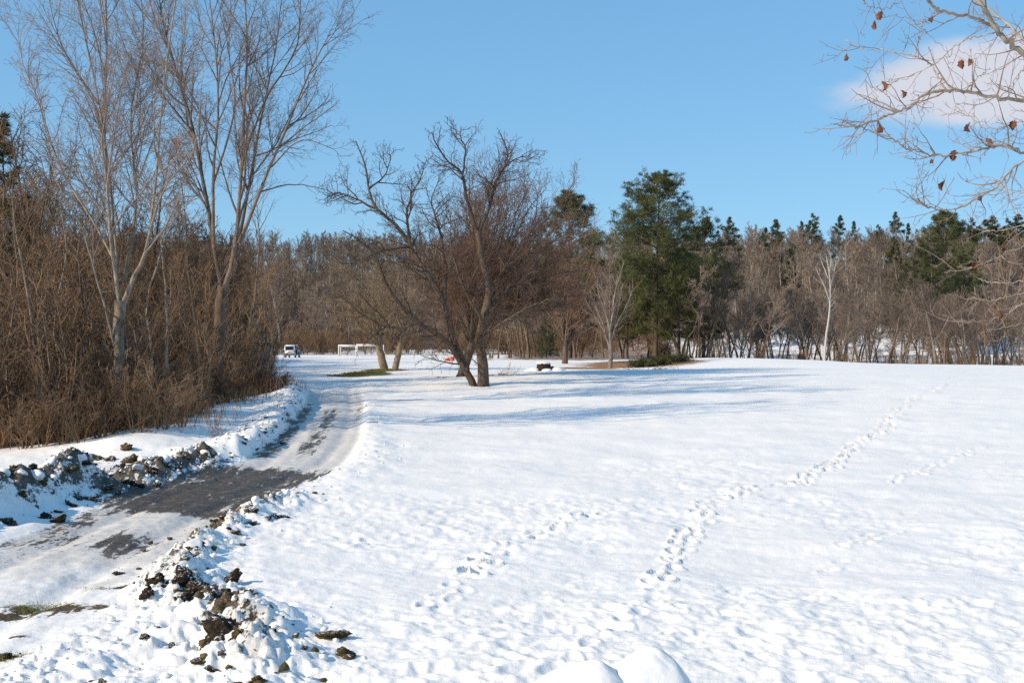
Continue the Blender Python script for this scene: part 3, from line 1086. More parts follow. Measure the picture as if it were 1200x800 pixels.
tot = 0
for k in range(5):
    tot += proto(f'slender{k}', 100 + k, 'brown_bark', 'brown_twig', H=10, r=.115, n1=19, t0=.28, ang1=38, lf1=.26, tap1=.5, n2=7, n3=7, twig=.0095, up1=.55, lean=.07, wander=.05)
for k in range(4):
    tot += proto(f'bushy{k}', 120 + k, 'brown_bark', 'brown_twig', H=8, r=.12, stems=3, trunk_t=.85, lean=.22, wander=.10, n1=11, t0=.15, ang1=42, lf1=.32, n2=7, n3=7, twig=.010)
for k in range(3):
    tot += proto(f'grey{k}', 140 + k, 'grey_bark', 'grey_twig', H=11, r=.13, n1=18, t0=.35, ang1=36, lf1=.25, n2=7, n3=7, twig=.0095, up1=.6)
for k in range(4):     # trees across the field: seen at 140 m and more, broad boles and tangled tops
    tot += proto(f'line{k}', 160 + k, 'brown_bark', 'far_twig', H=11, r=.16, n1=18, t0=.36, ang1=42, lf1=.30, n2=7, n3=7, twig=.015, up1=.5, lean=.08, wander=.07)
for k in range(2):
    tot += proto(f'linepale{k}', 170 + k, 'grey_bark', 'grey_twig', H=11, r=.14, stems=2, lean=.12, n1=12, t0=.3, ang1=38, lf1=.26, n2=7, n3=7, twig=.014, up1=.55)
for k in range(4):     # hillside trees, 200 to 450 m
    tot += proto(f'hill{k}', 180 + k, 'grey_bark', 'far_twig', side=5, H=15, r=.20, n1=17, t0=.42, ang1=36, lf1=.24, n2=6, n3=6, twig=.026, up1=.6)
for k in range(3):     # thicket shrubs
    tot += proto(f'shrub{k}', 200 + k, 'brown_twig', 'brown_twig', side=4, H=3.0, r=.022, stems=9, lean=.38, wander=.10, n1=6, t0=.2, ang1=36, lf1=.28, n2=4, n3=3, twig=.0055)
for k in range(2):     # whippy saplings
    tot += proto(f'sapling{k}', 210 + k, 'brown_bark', 'brown_twig', side=4, H=4.6, r=.028, stems=4, lean=.26, wander=.07, n1=9, t0=.25, ang1=34, lf1=.20, n2=4, n3=3, twig=.0055)
for k in range(2):     # coarse scrub for the far hill
    tot += proto(f'farscrub{k}', 220 + k, 'far_twig', 'far_twig', side=3, H=5.0, r=.05, stems=8, lean=.35, wander=.10, n1=6, t0=.15, ang1=38, lf1=.30, n2=4, n3=3, twig=.024)
print('protos', tot, time.time() - T0)

ORD = 'first second third fourth fifth sixth seventh eighth ninth tenth eleventh twelfth thirteenth fourteenth fifteenth sixteenth seventeenth eighteenth nineteenth twentieth'.split()


def ordinal(i):
    return ORD[i] if i < 20 else 'twenty-' + ORD[i - 20] if i < 29 else 'thirtieth'


LOOK = dict(slender='single-stemmed brown', bushy='low-forking brown', grey='straight grey', line='dark', linepale='pale twin-stemmed')


def look(k):
    return LOOK[k.rstrip('0123456789')]


def zone(x, y, cuts, names):
    px = 600 + x / y * F
    return names[int(np.searchsorted(cuts, px))]




def put_tree(name, key, x, y, s, rot, label, group, cat='tree', sink=0.0, sz=None):
    t, c = PROTO[key]
    e = thing(name, (x, y, hz(x, y) - sink), label, cat, group, rot)
    e.scale = (s, s, s if sz is None else sz)
    link('trunk', t, e)
    link('crown', c, e)
    return e


def poisson(rg, n, sampler, mind, tries=40):
    out = []
    k = 0
    while len(out) < n and k < n * tries:
        k += 1
        p = sampler()
        if p is None:
            continue
        if all((p[0] - q[0]) ** 2 + (p[1] - q[1]) ** 2 > mind(p) ** 2 for q in out[-400:]):
            out.append(p)
    return out


rg = np.random.default_rng(42)


# left wood: trees behind the brush
def clearing(x, y):
    px = 600 + x / y * F
    return (px > 250) & (px < 335) & (y > 64) & (y < 116)


def samp_left():
    y = rg.uniform(57, 135)
    e = wood_edge(np.array([y]))[0]
    x = rg.uniform(max(-.50 * y - 3, -75), e - 1.0)
    if clearing(x, y):
        return None
    return (x, y)


for (x, y) in poisson(rg, 98, samp_left, lambda p: 1.2 + p[1] * .008):
    k = rg.choice(['slender0', 'slender1', 'slender2', 'slender3', 'slender4', 'bushy0', 'bushy1', 'bushy2', 'bushy3', 'grey0', 'grey1'])
    put_tree('bare_tree', k, x, y, rg.uniform(.9, 1.5) * (1.0 if y > 66 else .85), rg.uniform(0, 6.28), f"{look(k)} bare tree {'in front' if y < 75 else 'deep'} in the left wood, {zone(x, y, (138, 256), ('left of both poplars', 'between the poplars', 'right of both poplars'))}", 'bare trees of the wood left of the lane')

def samp_left2():
    y = rg.uniform(120, 215)
    e = wood_edge(np.array([y]))[0]
    return (rg.uniform(-.36 * y, e - 1.5), y)


for (x, y) in poisson(rg, 24, samp_left2, lambda p: 2.2):
    k = rg.choice(['line0', 'line1', 'line2', 'line3', 'linepale0'])
    put_tree('bare_tree', k, x, y, rg.uniform(.9, 1.25), rg.uniform(0, 6.28), f'{look(k)} bare tree in the wood behind the blue-grey shed', 'bare trees behind the shed')

# wood behind the goals, between the lane and the old tree
def samp_mid():
    y = rg.uniform(234, 268)
    x = rg.uniform(-62, 34)
    return (x, y)


for (x, y) in poisson(rg, 40, samp_mid, lambda p: 2.6):
    k = rg.choice(['line0', 'line1', 'line2', 'line3', 'linepale0', 'linepale1'])
    put_tree('bare_tree', k, x, y, rg.uniform(1.1, 1.6), rg.uniform(0, 6.28), f"{look(k)} bare tree in the far wood {zone(x, y, (345, 460, 600), ('behind the van', 'behind the goals', 'behind the gnarled tree', 'left of the pines'))}", 'bare trees of the wood behind the goals')


def samp_mid2():       # nearer belt behind the old tree, right of the goals
    y = rg.uniform(137, 200)
    x = rg.uniform(-.02 * y, .165 * y)
    return (x, y)


for (x, y) in poisson(rg, 34, samp_mid2, lambda p: 2.2):
    k = rg.choice(['line0', 'line1', 'line2', 'line3', 'bushy1'])
    put_tree('bare_tree', k, x, y, rg.uniform(.8, 1.15), rg.uniform(0, 6.28), f'{look(k)} bare tree in the near belt behind the gnarled field tree', 'bare trees behind the old field tree')


# tree line beyond the crest of the field, right
def samp_right():
    y = rg.uniform(133, 185)
    x = rg.uniform(.14 * y, .47 * y)
    return (x, y)


for (x, y) in poisson(rg, 104, samp_right, lambda p: 1.5):
    k = rg.choice(['line0', 'line1', 'line2', 'line3', 'linepale0', 'linepale1', 'line0', 'line2'])
    put_tree('bare_tree', k, x, y, rg.uniform(.65, 1.05), rg.uniform(0, 6.28), f"{look(k)} bare tree beyond the field crest, {zone(x, y, (860, 966, 1090), ('beside the tallest pine', 'left of the birch', 'right of the birch', 'behind the hanging branches'))}", 'bare trees beyond the crest of the field')
print('trees', time.time() - T0)


# ------------------------------------------------------------------ stuff scattered with geometry nodes
def scatter(name, keys, P, scale, rot, idx, label, cat, tilt=None):
    col = bpy.data.collections.new(name + '_sources')
    for i, k in enumerate(keys):
        t, c = PROTO[k]
        vt = np.empty(len(t.vertices) * 3, np.float32)
        t.vertices.foreach_get('co', vt)
        vc = np.empty(len(c.vertices) * 3, np.float32)
        c.vertices.foreach_get('co', vc)

        def polys(me):
            f = np.empty(len(me.loops), np.int32)
            me.loops.foreach_get('vertex_index', f)
            return f.reshape(-1, len(me.polygons[0].vertices))
        ft, fc = polys(t), polys(c)
        nv = len(vt) // 3
        me = mesh_from('source', np.vstack([vt.reshape(-1, 3), vc.reshape(-1, 3)]), [ft, fc + nv], [t.materials[0], c.materials[0]],
                       np.concatenate([np.zeros(len(ft)), np.ones(len(fc))]))
        o = bpy.data.objects.new(f'{i:02d}_source', me)
        col.objects.link(o)
    me = bpy.data.meshes.new(name)
    me.vertices.add(len(P))
    me.vertices.foreach_set('co', np.asarray(P, np.float32).ravel())
    for nm, typ, dat in (('iscale', 'FLOAT', scale), ('irot', 'FLOAT', rot), ('iidx', 'INT', idx)):
        a = me.attributes.new(nm, typ, 'POINT')
        a.data.foreach_set('value', np.asarray(dat, np.int32 if typ == 'INT' else np.float32))
    o = link(name, me)
    ng = bpy.data.node_groups.new(name, 'GeometryNodeTree')
    ng.interface.new_socket('Geometry', in_out='INPUT', socket_type='NodeSocketGeometry')
    ng.interface.new_socket('Geometry', in_out='OUTPUT', socket_type='NodeSocketGeometry')
    n, l = ng.nodes, ng.links
    gi, go = n.new('NodeGroupInput'), n.new('NodeGroupOutput')
    ci = n.new('GeometryNodeCollectionInfo')
    ci.inputs['Collection'].default_value = col
    ci.inputs['Separate Children'].default_value = True
    ci.inputs['Reset Children'].default_value = True
    ip = n.new('GeometryNodeInstanceOnPoints')
    ip.inputs['Pick Instance'].default_value = True

    def na(nm, typ):
        a = n.new('GeometryNodeInputNamedAttribute')
        a.data_type = typ
        a.inputs['Name'].default_value = nm
        return a.outputs['Attribute']
    cx = n.new('ShaderNodeCombineXYZ')
    l.new(na('irot', 'FLOAT'), cx.inputs['Z'])
    e2r = n.new('FunctionNodeEulerToRotation')
    l.new(cx.outputs[0], e2r.inputs[0])
    l.new(gi.outputs[0], ip.inputs['Points'])
    l.new(ci.outputs[0], ip.inputs['Instance'])
    l.new(na('iidx', 'INT'), ip.inputs['Instance Index'])
    l.new(e2r.outputs[0], ip.inputs['Rotation'])
    l.new(na('iscale', 'FLOAT'), ip.inputs['Scale'])
    l.new(ip.outputs[0], go.inputs[0])
    md = o.modifiers.new('scatter', 'NODES')
    md.node_group = ng
    tag(o, label, cat, kind='stuff')
    return o


def gz(x, y):
    return hfull(np.asarray(x), np.asarray(y), False)[0]


# thicket along the wood's edge and under the trees
N = 700
yy = np.concatenate([rg.uniform(37.5, 62, 360), rg.uniform(60, 130, 340)])
ee = wood_edge(yy)
xx = ee - .4 - np.abs(rg.uniform(0, 1, N)) ** 1.2 * np.where(yy < 62, 20, 30)
ss = np.where(yy < 62, .45 + 1.25 * rg.uniform(0, 1, N) ** 1.6, rg.uniform(.9, 1.9, N)) * np.clip(.50 + (ee - xx) * .26, .50, 1.25)
kp = ~clearing(xx, yy) | (rg.uniform(0, 1, N) < .28)
xx, yy, ss = xx[kp], yy[kp], ss[kp]
N = len(xx)
big = (yy > 78) & (rg.uniform(0, 1, N) < .35)
ss = np.where(big, rg.uniform(.8, 1.1, N), ss)
scatter('undergrowth', ['shrub0', 'shrub1', 'shrub2', 'sapling0', 'sapling1', 'slender1', 'bushy2', 'slender3'], np.column_stack([xx, yy, gz(xx, yy)]), ss, rg.uniform(0, 6.28, N), np.where(big, rg.integers(5, 8, N), rg.integers(0, 5, N)),
        'dense brown leafless thicket under the trees left of the lane', 'undergrowth')

# woodland covering the hill behind
N = 2600
ang = rg.uniform(-.52, .52, N)
yy = np.sqrt(rg.uniform(190 ** 2, 560 ** 2, N))
xx = yy * ang
hk = np.where(rg.uniform(0, 1, N) < .62, rg.integers(0, 4, N), rg.integers(4, 6, N))
keep = ~((xx < 30) & (yy < 262)) & ~((xx > -60) & (xx < .12 * yy) & (yy < 215)) & ~((hk > 3) & (yy < 240) & (xx > 30))
xx, yy, hk = xx[keep], yy[keep], hk[keep]
# the deeper rows beyond the crest and behind the goals belong to the same mass
ye = np.concatenate([rg.uniform(160, 200, 70), rg.uniform(246, 275, 50)])
xe = np.concatenate([ye[:70] * rg.uniform(.14, .48, 70), rg.uniform(-66, 36, 50)])
xx, yy, hk = np.concatenate([xx, xe]), np.concatenate([yy, ye]), np.concatenate([hk, rg.integers(6, 8, 120)])
N = len(xx)
scatter('hillside_woodland', ['hill0', 'hill1', 'hill2', 'hill3', 'farscrub0', 'farscrub1', 'line1', 'line3'], np.column_stack([xx, yy, gz(xx, yy)]), rg.uniform(.7, 1.15, N) * np.where((hk == 4) | (hk == 5), 1.5, 1), rg.uniform(0, 6.28, N), hk,
        'leafless grey-brown woodland covering the far hillside', 'woodland')
# low scrub between the boles beyond the crest
N = 95
yy = rg.uniform(131, 215, N)
xx = yy * rg.uniform(.12, .50, N)
scatter('valley_scrub', ['shrub0', 'shrub1', 'shrub2'], np.column_stack([xx, yy, gz(xx, yy)]), rg.uniform(.6, 1.5, N), rg.uniform(0, 6.28, N), rg.integers(0, 3, N),
        'low leafless scrub between trunks beyond the field crest', 'scrub')
N = 260
yy = rg.uniform(205, 262, N)
xx = rg.uniform(-64, 34, N)
yy = np.where(xx < 0, np.maximum(yy, 226), yy)
scatter('back_scrub', ['shrub0', 'shrub1', 'shrub2'], np.column_stack([xx, yy, gz(xx, yy)]), rg.uniform(1.0, 2.2, N), rg.uniform(0, 6.28, N), rg.integers(0, 3, N),
        'brown leafless scrub at the wood edge behind the goals', 'scrub')
print('scatter', time.time() - T0)


# ------------------------------------------------------------------ single broadleaf trees on the field
def single_tree(name, base, label, seed, tm, cm, limbs, lv, sides=9):
    return hero_tree(name, base, limbs, lv, [M[tm], M[cm], M[cm]], label, seed=seed, sides=sides)


def local_trunk(base, H, r, lean=(0, 0), wob=.05, seed=0, P=10, top=.15):
    rg = np.random.default_rng(seed)
    p = np.zeros((P, 3))
    t = np.linspace(0, 1, P)
    p[:, 0] = base[0] + lean[0] * t
    p[:, 1] = base[1] + lean[1] * t
    p[:, 2] = base[2] - .3 + (H + .3) * t
    w = rg.normal(0, wob, (P, 3))
    w[:2] = 0
    w[:, 2] = 0
    p += np.cumsum(w, 0) * .6
    rr = r * (1 - t) ** .8 + r * top * t
    rr[0] = r * 1.25
    return Br(p[None], rr[None], np.array([H]))


# dense round red-brown tree just behind the old one
bD = np.array([TREE_D[0], TREE_D[1], hz(*TREE_D)])
def dome(trunks, cen, rad, n, seed, r0, flat=.0, P=11, inner=.62):
    """limbs that run from the trunk tops out to an egg-shaped crown surface"""
    rg = np.random.default_rng(seed)
    out = []
    for k in range(n):
        tr = trunks[k % len(trunks)]
        u = 1 - 2 * (k + .5) / n
        a = k * 2.39996 + rg.normal(0, .15)
        c = math.sqrt(max(0, 1 - u * u))
        d = np.array([c * math.cos(a), c * math.sin(a), u * .98 + .02])
        if d[2] < -.55:
            d[2] = -.55 + rg.uniform(0, .3)
        f = rg.uniform(.86, 1.07) if k % 3 else rg.uniform(inner, .9)
        tip = np.array(cen) + d * np.array(rad) * f
        low = tr.p.shape[1] - 1 - int(rg.integers(0, 5))
        st = tr.p[0, low]
        v = tip - st
        m1 = st + v * .33 + np.array([0, 0, .16 * np.linalg.norm(v[:2])]) + rg.normal(0, .15, 3)
        m2 = st + v * .68 + np.array([0, 0, .12 * np.linalg.norm(v[:2])]) + rg.normal(0, .22, 3)
        p = catmull(np.array([st, m1, m2, tip]), P)
        p[1:] += np.cumsum(rg.normal(0, .035, (P - 1, 3)), 0)
        t = np.linspace(0, 1, P) ** .8
        ln = np.linalg.norm(np.diff(p, axis=0), axis=1).sum()
        out.append(Br(p[None], (r0 * (1 - t) + .014 * t)[None], np.array([ln])))
    return out


tD = local_trunk(bD, 3.6, .33, (1.3, .2), .03, 1, top=.7)
cD = pt(592, 305, bD[1] + .3)
mainD = dome([tD], cD, (6.1, 5.6, 7.4), 84, 31, .075)
dn_lv = [lvl(dens=2.1, t0=.25, t1=.99, ang=38, asd=12, lf=1.0, absL=2.0, taper=.25, rf=.012, rmin=.013, P=5, wander=.09, up=.40, sides=3),
         lvl(dens=2.9, t0=.15, t1=1.0, ang=38, asd=12, lf=.50, taper=.3, rf=.012, rmin=.0105, P=4, wander=.12, up=.3, sides=3),
         lvl(dens=3.6, t0=.1, t1=1.0, ang=40, asd=14, lf=.58, taper=.3, rf=.01, rmin=.0100, P=3, wander=.14, up=.25, sides=3)]
single_tree('round_crowned_tree', bD, 'dense round-crowned bare tree with reddish twigs behind the gnarled tree', 32, 'dark_bark', 'red_twig', [tD] + mainD, dn_lv)


def crown_tree(name, px, py, H, r, trunk_h, n_main, spread, L, label, seed, tm, cm, lv, lean=(0, 0), twin=False, rmain=.09, up=.25, egg=None):
    b = gbase(px, py)
    rg = np.random.default_rng(seed)
    trunks = [local_trunk(b, trunk_h, r, lean, .03, seed, top=.65)]
    limbs = []
    if twin:
        trunks = [local_trunk(b + np.array([-.3, 0, 0]), trunk_h, r, (-.55, 0), .05, seed, top=.6), local_trunk(b + np.array([.4, .1, 0]), trunk_h * 1.1, r * .8, (.55, .2), .05, seed + 1, top=.6)]
    if egg is not None:
        ex, ey, rx, rz = egg
        limbs = dome(trunks, pt(ex, ey, b[1] + .2), (rx, rx * .95, rz), n_main, seed, rmain)
    for k in range(0 if egg is not None else n_main):
        tr = trunks[k % len(trunks)]
        a = k * 2.4 + rg.uniform(-.3, .3)
        sp = spread * (.3 + .7 * ((k * 3 % 7) / 6))
        st = tr.p[0, -1 - (k // len(trunks)) % 5]
        d = np.array([math.cos(a) * sp, math.sin(a) * sp, 1.0])
        limbs.append(grow(rg, st[None], d[None], np.array([L * rg.uniform(.8, 1.1)]), np.array([rmain]), np.array([.015]), 9, .08, up, .8))
    return single_tree(name, b, label, seed, tm, cm, trunks + limbs, lv)


md_lv = [lvl(dens=2.4, t0=.25, t1=.99, ang=42, asd=12, lf=1.0, absL=1.5, taper=.3, rf=.012, rmin=.013, P=5, wander=.12, up=.3, sides=4),
         lvl(dens=3.2, t0=.15, t1=1.0, ang=42, asd=13, lf=.45, taper=.35, rf=.012, rmin=.010, P=4, wander=.14, up=.25, sides=3),
         lvl(dens=4.6, t0=.1, t1=1.0, ang=44, asd=14, lf=.55, taper=.3, rf=.01, rmin=.0085, P=3, wander=.16, up=.2, sides=3)]
crown_tree('twin_trunk_tree', 456, 433, 9, .33, 2.6, 30, 1.0, 5.8, 'tan twin-trunked bare tree standing on the green grass patch', 51, 'tan_bark', 'tan_twig', md_lv, twin=True, up=.05, rmain=.075, egg=(436, 352, 4.4, 4.3))
crown_tree('reddish_tree', 662, 426, 11, .30, 2.6, 30, .75, 8.6, 'reddish bare tree rooted in fallen needles left of the slim tree', 53, 'brown_bark', 'red_twig', md_lv, up=.25, rmain=.075, egg=(676, 340, 3.9, 5.6))
sl_lv = [lvl(dens=2.2, t0=.10, t1=.99, ang=34, asd=10, lf=1.0, absL=1.9, taper=.45, rf=.012, rmin=.011, P=5, wander=.07, up=.4, sides=4),
         lvl(dens=2.6, t0=.15, t1=1.0, ang=36, asd=12, lf=.42, taper=.35, rf=.012, rmin=.008, P=4, wander=.1, up=.3, sides=3),
         lvl(dens=3.6, t0=.1, t1=1.0, ang=40, asd=14, lf=.5, taper=.3, rf=.01, rmin=.0065, P=3, wander=.12, up=.25, sides=3)]
crown_tree('young_tree', 715, 431, 9, .21, 3.2, 10, .42, 6.2, 'slim young bare tree with grey trunk at the edge of the needles', 55, 'grey_bark', 'grey_twig', sl_lv, rmain=.07)

# white birch on the far crest
bb = np.array([(966 - 600) / F * 133, 133, 0])
bb[2] = hz(bb[0], bb[1])
dF = 133
limbsF = [
    S([(966, 424), (968, 395), (972, 365), (973, 345), (972, 322), (968, 300)], dF, .15, .04),
    S([(972, 352), (966, 335), (960, 322), (955, 312)], dF, .075, .02, [0, -.3, -.5, -.6], 8, .02),
    S([(973, 340), (977, 320), (980, 305)], dF, .075, .02, [0, .3, .5], 8, .02),
    S([(971, 326), (964, 310), (961, 298)], dF, .06, .02, [0, .3, .4], 8, .02),
    S([(972, 318), (974, 306), (973, 296)], dF, .06, .02, [0, -.3, -.4], 8, .02),
]
bi_lv = [lvl(dens=1.3, t0=.35, t1=.98, ang=38, asd=10, lf=1.0, absL=1.5, taper=.4, rf=.02, rmin=.022, P=5, wander=.1, up=.3, sides=4),
         lvl(dens=1.8, t0=.2, t1=1.0, ang=40, asd=12, lf=.5, taper=.3, rf=.012, rmin=.014, P=4, wander=.12, up=.1, sides=3)]
hero_tree('birch_tree', bb, limbsF, bi_lv, [M['birch_bark'], M['birch_twig'], M['birch_twig']], 'slender white birch standing out against the far tree line', seed=61)
print('singles', time.time() - T0)


# ------------------------------------------------------------------ conifers
def conifer(seed, H, r, base_t, nb, Lmax, shape, droop, tufts, K, nl, nw, layer=.0, ang=80, asd=10, gap=0.0):
    """returns trunk mesh data, branch mesh data, needle mesh data (V, F)"""
    rg = np.random.default_rng(seed)
    tr = grow(rg, np.array([[0, 0, -.3]]), np.array([[rg.normal(0, .02), rg.normal(0, .02), 1]]), np.array([H + .3]), np.array([r]), np.array([r * .08]), 12, .012, .1, .9)
    t = base_t + (1 - base_t) * np.sort(rg.uniform(0, 1, nb)) ** .9
    f = t * 11
    i = np.minimum(f.astype(int), 10)
    fr = (f - i)[:, None]
    pos = tr.p[0, i] * (1 - fr) + tr.p[0, i + 1] * fr
    u = (t - base_t) / (1 - base_t)
    L = Lmax * np.interp(u, *shape) * rg.uniform(.6, 1.12, nb)
    az = np.arange(nb) * 2.399 + rg.normal(0, .4, nb)
    el = np.radians(np.interp(u, [0, .6, 1], [-6 - droop, 12 - droop, 48]) + rg.normal(0, 7, nb))
    d = np.column_stack([np.cos(az) * np.cos(el), np.sin(az) * np.cos(el), np.sin(el)])
    b1 = grow(rg, pos, d, L, np.maximum(L * .012, .012), np.full(nb, .006), 6, .06, .28)
    b2 = spawn(rg, b1, np.maximum(3, L * 3.0), .28, 1.0, 46, 12, .30, .5, .01, .006, 4, .1, .15)
    b3 = spawn(rg, b2, tufts, .15, 1.0, 42, 15, .42, .2, .01, .005, 3, .1, .2)
    # needle tufts along the outer twigs
    P = b3.p.reshape(-1, 3, 3)
    cen = np.concatenate([P[:, 1], P[:, 2], b2.p[:, -1], b1.p[:, -1]])
    dr = np.concatenate([nrm(P[:, 2] - P[:, 0]), nrm(P[:, 2] - P[:, 0]), nrm(b2.p[:, -1] - b2.p[:, -2]), nrm(b1.p[:, -1] - b1.p[:, -2])])
    n = len(cen)
    c = np.repeat(cen, K, 0) + rg.normal(0, nl * .34, (n * K, 3)) * np.array([1, 1, .25])
    q = np.repeat(dr, K, 0) * .7 + rg.normal(0, .6, (n * K, 3)) + np.array([0, 0, .22])
    q = nrm(q)
    s = nrm(np.cross(q, rg.normal(0, 1, (n * K, 3))))
    ln = nl * rg.uniform(.6, 1.2, (n * K, 1))
    V = np.stack([c - s * nw, c + s * nw, c + q * ln], 1).reshape(-1, 3)
    Fc = np.arange(len(V)).reshape(-1, 3)
    return tr, [b1, b2], V, Fc


CON = {}


def con_proto(key, mat, *a, **k):
    tr, bs, V, Fc = conifer(*a, **k)
    tv, tq = tubes([(tr, 7)])
    bv, bq = tubes([(bs[0], 4), (bs[1], 3)])
    CON[key] = (mesh_from('trunk', tv, [tq], [M['pine_bark']]), mesh_from('branches', bv, [bq], [M['pine_bark']]), mesh_from('crown', V, [Fc], [M[mat]], smooth=False))
    return len(Fc)


sh_pine = ([0, .15, .4, .7, .9, 1], [.45, .8, 1, .85, .5, .15])
sh_big = ([0, .12, .3, .5, .7, .88, 1], [.35, .6, .9, 1, .85, .55, .16])
sh_cone = ([0, .1, .5, 1], [.9, 1, .62, .05])
sh_far = ([0, .2, .45, .75, 1], [.6, 1, .85, .5, .05])
nn = con_proto('pine_big', 'pine_needle', 301, 20, .34, .13, 135, 6.3, sh_big, 3, 6, 6, .32, .021)
nn += con_proto('pine0', 'pine_needle', 302, 17, .26, .20, 84, 4.6, sh_pine, 2, 5, 5, .34, .026)
nn += con_proto('pine1', 'dark_needle', 303, 17, .26, .25, 62, 4.8, sh_pine, 0, 5, 5, .36, .028)
nn += con_proto('spruce0', 'dark_needle', 304, 15, .22, .08, 90, 3.2, sh_cone, 8, 4, 5, .34, .026)
nn += con_proto('far0', 'dark_needle', 305, 16, .26, .20, 46, 3.9, sh_far, 2, 4, 4, .5, .045)
nn += con_proto('far1', 'dark_needle', 306, 15, .24, .12, 54, 3.2, sh_cone, 6, 4, 4, .5, .05)
nn += con_proto('far2', 'pine_needle', 307, 16, .26, .26, 40, 4.2, sh_far, 0, 4, 4, .5, .048)
print('conifers', nn, time.time() - T0)


def put_con(key, name, x, y, s, rot, label, group=None, dz=0, cat='tree', sxy=1.0):
    t, b, c = CON[key]
    e = thing(name, (x, y, hz(x, y) + dz), label, cat, group, rot)
    e.scale = (s * sxy, s * sxy, s)
    link('trunk', t, e)
    link('branches', b, e)
    link('crown', c, e)
    return e


def con_at(key, name, px, top, d, H0, label, group=None, rot=0, sxy=1.0):
    x, z = (px - 600) / F * d, EYE + (HOR - top) / F * d
    g = hz(x, d)
    s = max(.3, (z - g) / H0)
    return put_con(key, name, x, d, s, rot, label, group, sxy=sxy)


con_at('pine_big', 'pine_tree', 768, 212, 136, 20, 'tallest dark green pine with ragged crown behind the fallen needles', rot=.6, sxy=.98)
con_at('pine0', 'pine_tree', 668, 231, 152, 17, 'green pine top showing above the reddish tree', rot=1.2)
con_at('pine1', 'pine_tree', 824, 262, 158, 17, 'darker pine just right of and behind the tallest pine', rot=2.2)
con_at('pine1', 'pine_tree', 796, 300, 149, 17, 'low dark pine half hidden at the right foot of the tallest pine', rot=.2, sxy=1.2)
con_at('pine0', 'pine_tree', 735, 305, 147, 17, 'low green pine at the left foot of the tallest pine', rot=4.2, sxy=1.1)
con_at('spruce0', 'spruce_tree', 640, 352, 146, 15, 'small green conifer low behind the old field tree', rot=2)
con_at('spruce0', 'spruce_tree', 10, 139, 66, 15, 'dark spruce top rising at the left edge of the picture', rot=.3, sxy=.95)
con_at('pine0', 'pine_tree', 1108, 252, 208, 17, 'broad dark pine on the slope behind the hanging branch tips', rot=1, sxy=1.0)
con_at('pine1', 'pine_tree', 1092, 290, 196, 17, 'dark pine on the slope just left of the broad pine', rot=3, sxy=1.1)
con_at('pine1', 'pine_tree', 1130, 300, 204, 17, 'dark pine on the slope just right of the broad pine', rot=5, sxy=1.0)
con_at('far0', 'pine_tree', 906, 259, 300, 16, 'wide dark pine on the hill left of the birch', rot=1, sxy=.85)
con_at('far1', 'spruce_tree', 926, 290, 260, 15, 'narrow dark conifer on the slope between wide pine and birch', rot=1, sxy=.8)
con_at('far2', 'pine_tree', 1049, 278, 280, 16, 'thin pale green pine on the slope right of the birch', rot=2, sxy=.6)
con_at('far0', 'pine_tree', 858, 256, 400, 16, 'lone round pine top on the skyline right of the tallest pine', rot=4, sxy=.9)
SKY = [(895, 268), (938, 254), (950, 251), (984, 254), (1001, 254), (1030, 264), (1052, 250), (1066, 256), (1096, 266), (1118, 260), (1135, 256), (1150, 259),
       (1163, 254), (1178, 257), (1192, 253), (1208, 257), (1225, 254), (1240, 258), (1126, 268), (1144, 270), (1170, 268), (1186, 268), (1200, 266)]
order = np.argsort(np.argsort([q[0] for q in SKY]))
for k, (px, top) in enumerate(SKY):
    con_at(['far0', 'far1', 'far2'][k % 3 if px < 1085 else (0, 2, 0)[k % 3]], 'pine_tree', px, top, 405 + (k * 37) % 40, 16, f'dark skyline conifer, {ordinal(order[k])} from the left along the right-hand ridge', 'conifers on the skyline', rot=k * 1.7, sxy=[.80, .70, .9][k % 3] * (1 if px < 1095 else 1.35))

# low spreading juniper on the needle carpet
def juniper(px, py, L, label, seed):
    b = gbase(px, py)
    rg = np.random.default_rng(seed)
    e = thing('juniper_shrub', b, label, 'shrub', 'low junipers by the fallen needles')
    n = 60
    az = rg.uniform(0, 6.28, n)
    d = np.column_stack([np.cos(az), np.sin(az) * .7, rg.uniform(.15, .7, n)])
    b1 = grow(rg, np.column_stack([rg.normal(0, L * .25, n), rg.normal(0, .3, n), np.zeros(n)]), d, rg.uniform(.4, 1.0, n), np.full(n, .012), np.full(n, .004), 5, .1, .1)
    b2 = spawn(rg, b1, 6, .2, 1, 40, 12, .45, .3, .01, .004, 3, .1, .1)
    V, Q = tubes([(b1, 4), (b2, 3)])
    link('stems', mesh_from('stems', V, [Q], [M['pine_bark']]), e)
    c = np.concatenate([b2.p[:, 1], b2.p[:, 2]])
    K = 9
    c = np.repeat(c, K, 0) + rg.normal(0, .05, (len(c) * K, 3))
    q = nrm(rg.normal(0, 1, c.shape) + np.array([0, 0, .6]))
    s = nrm(np.cross(q, rg.normal(0, 1, c.shape)))
    V = np.stack([c - s * .02, c + s * .02, c + q * .17], 1).reshape(-1, 3)
    link('foliage', mesh_from('foliage', V, [np.arange(len(V)).reshape(-1, 3)], [M['pine_needle']], smooth=False), e)


juniper(768, 428, 2.0, 'low green juniper clump on the right of the fallen needles', 71)
juniper(790, 424, 2.2, 'rightmost low juniper by the smooth snow', 72)
juniper(752, 430, 1.2, 'small leftmost juniper tuft on the fallen needles', 73)


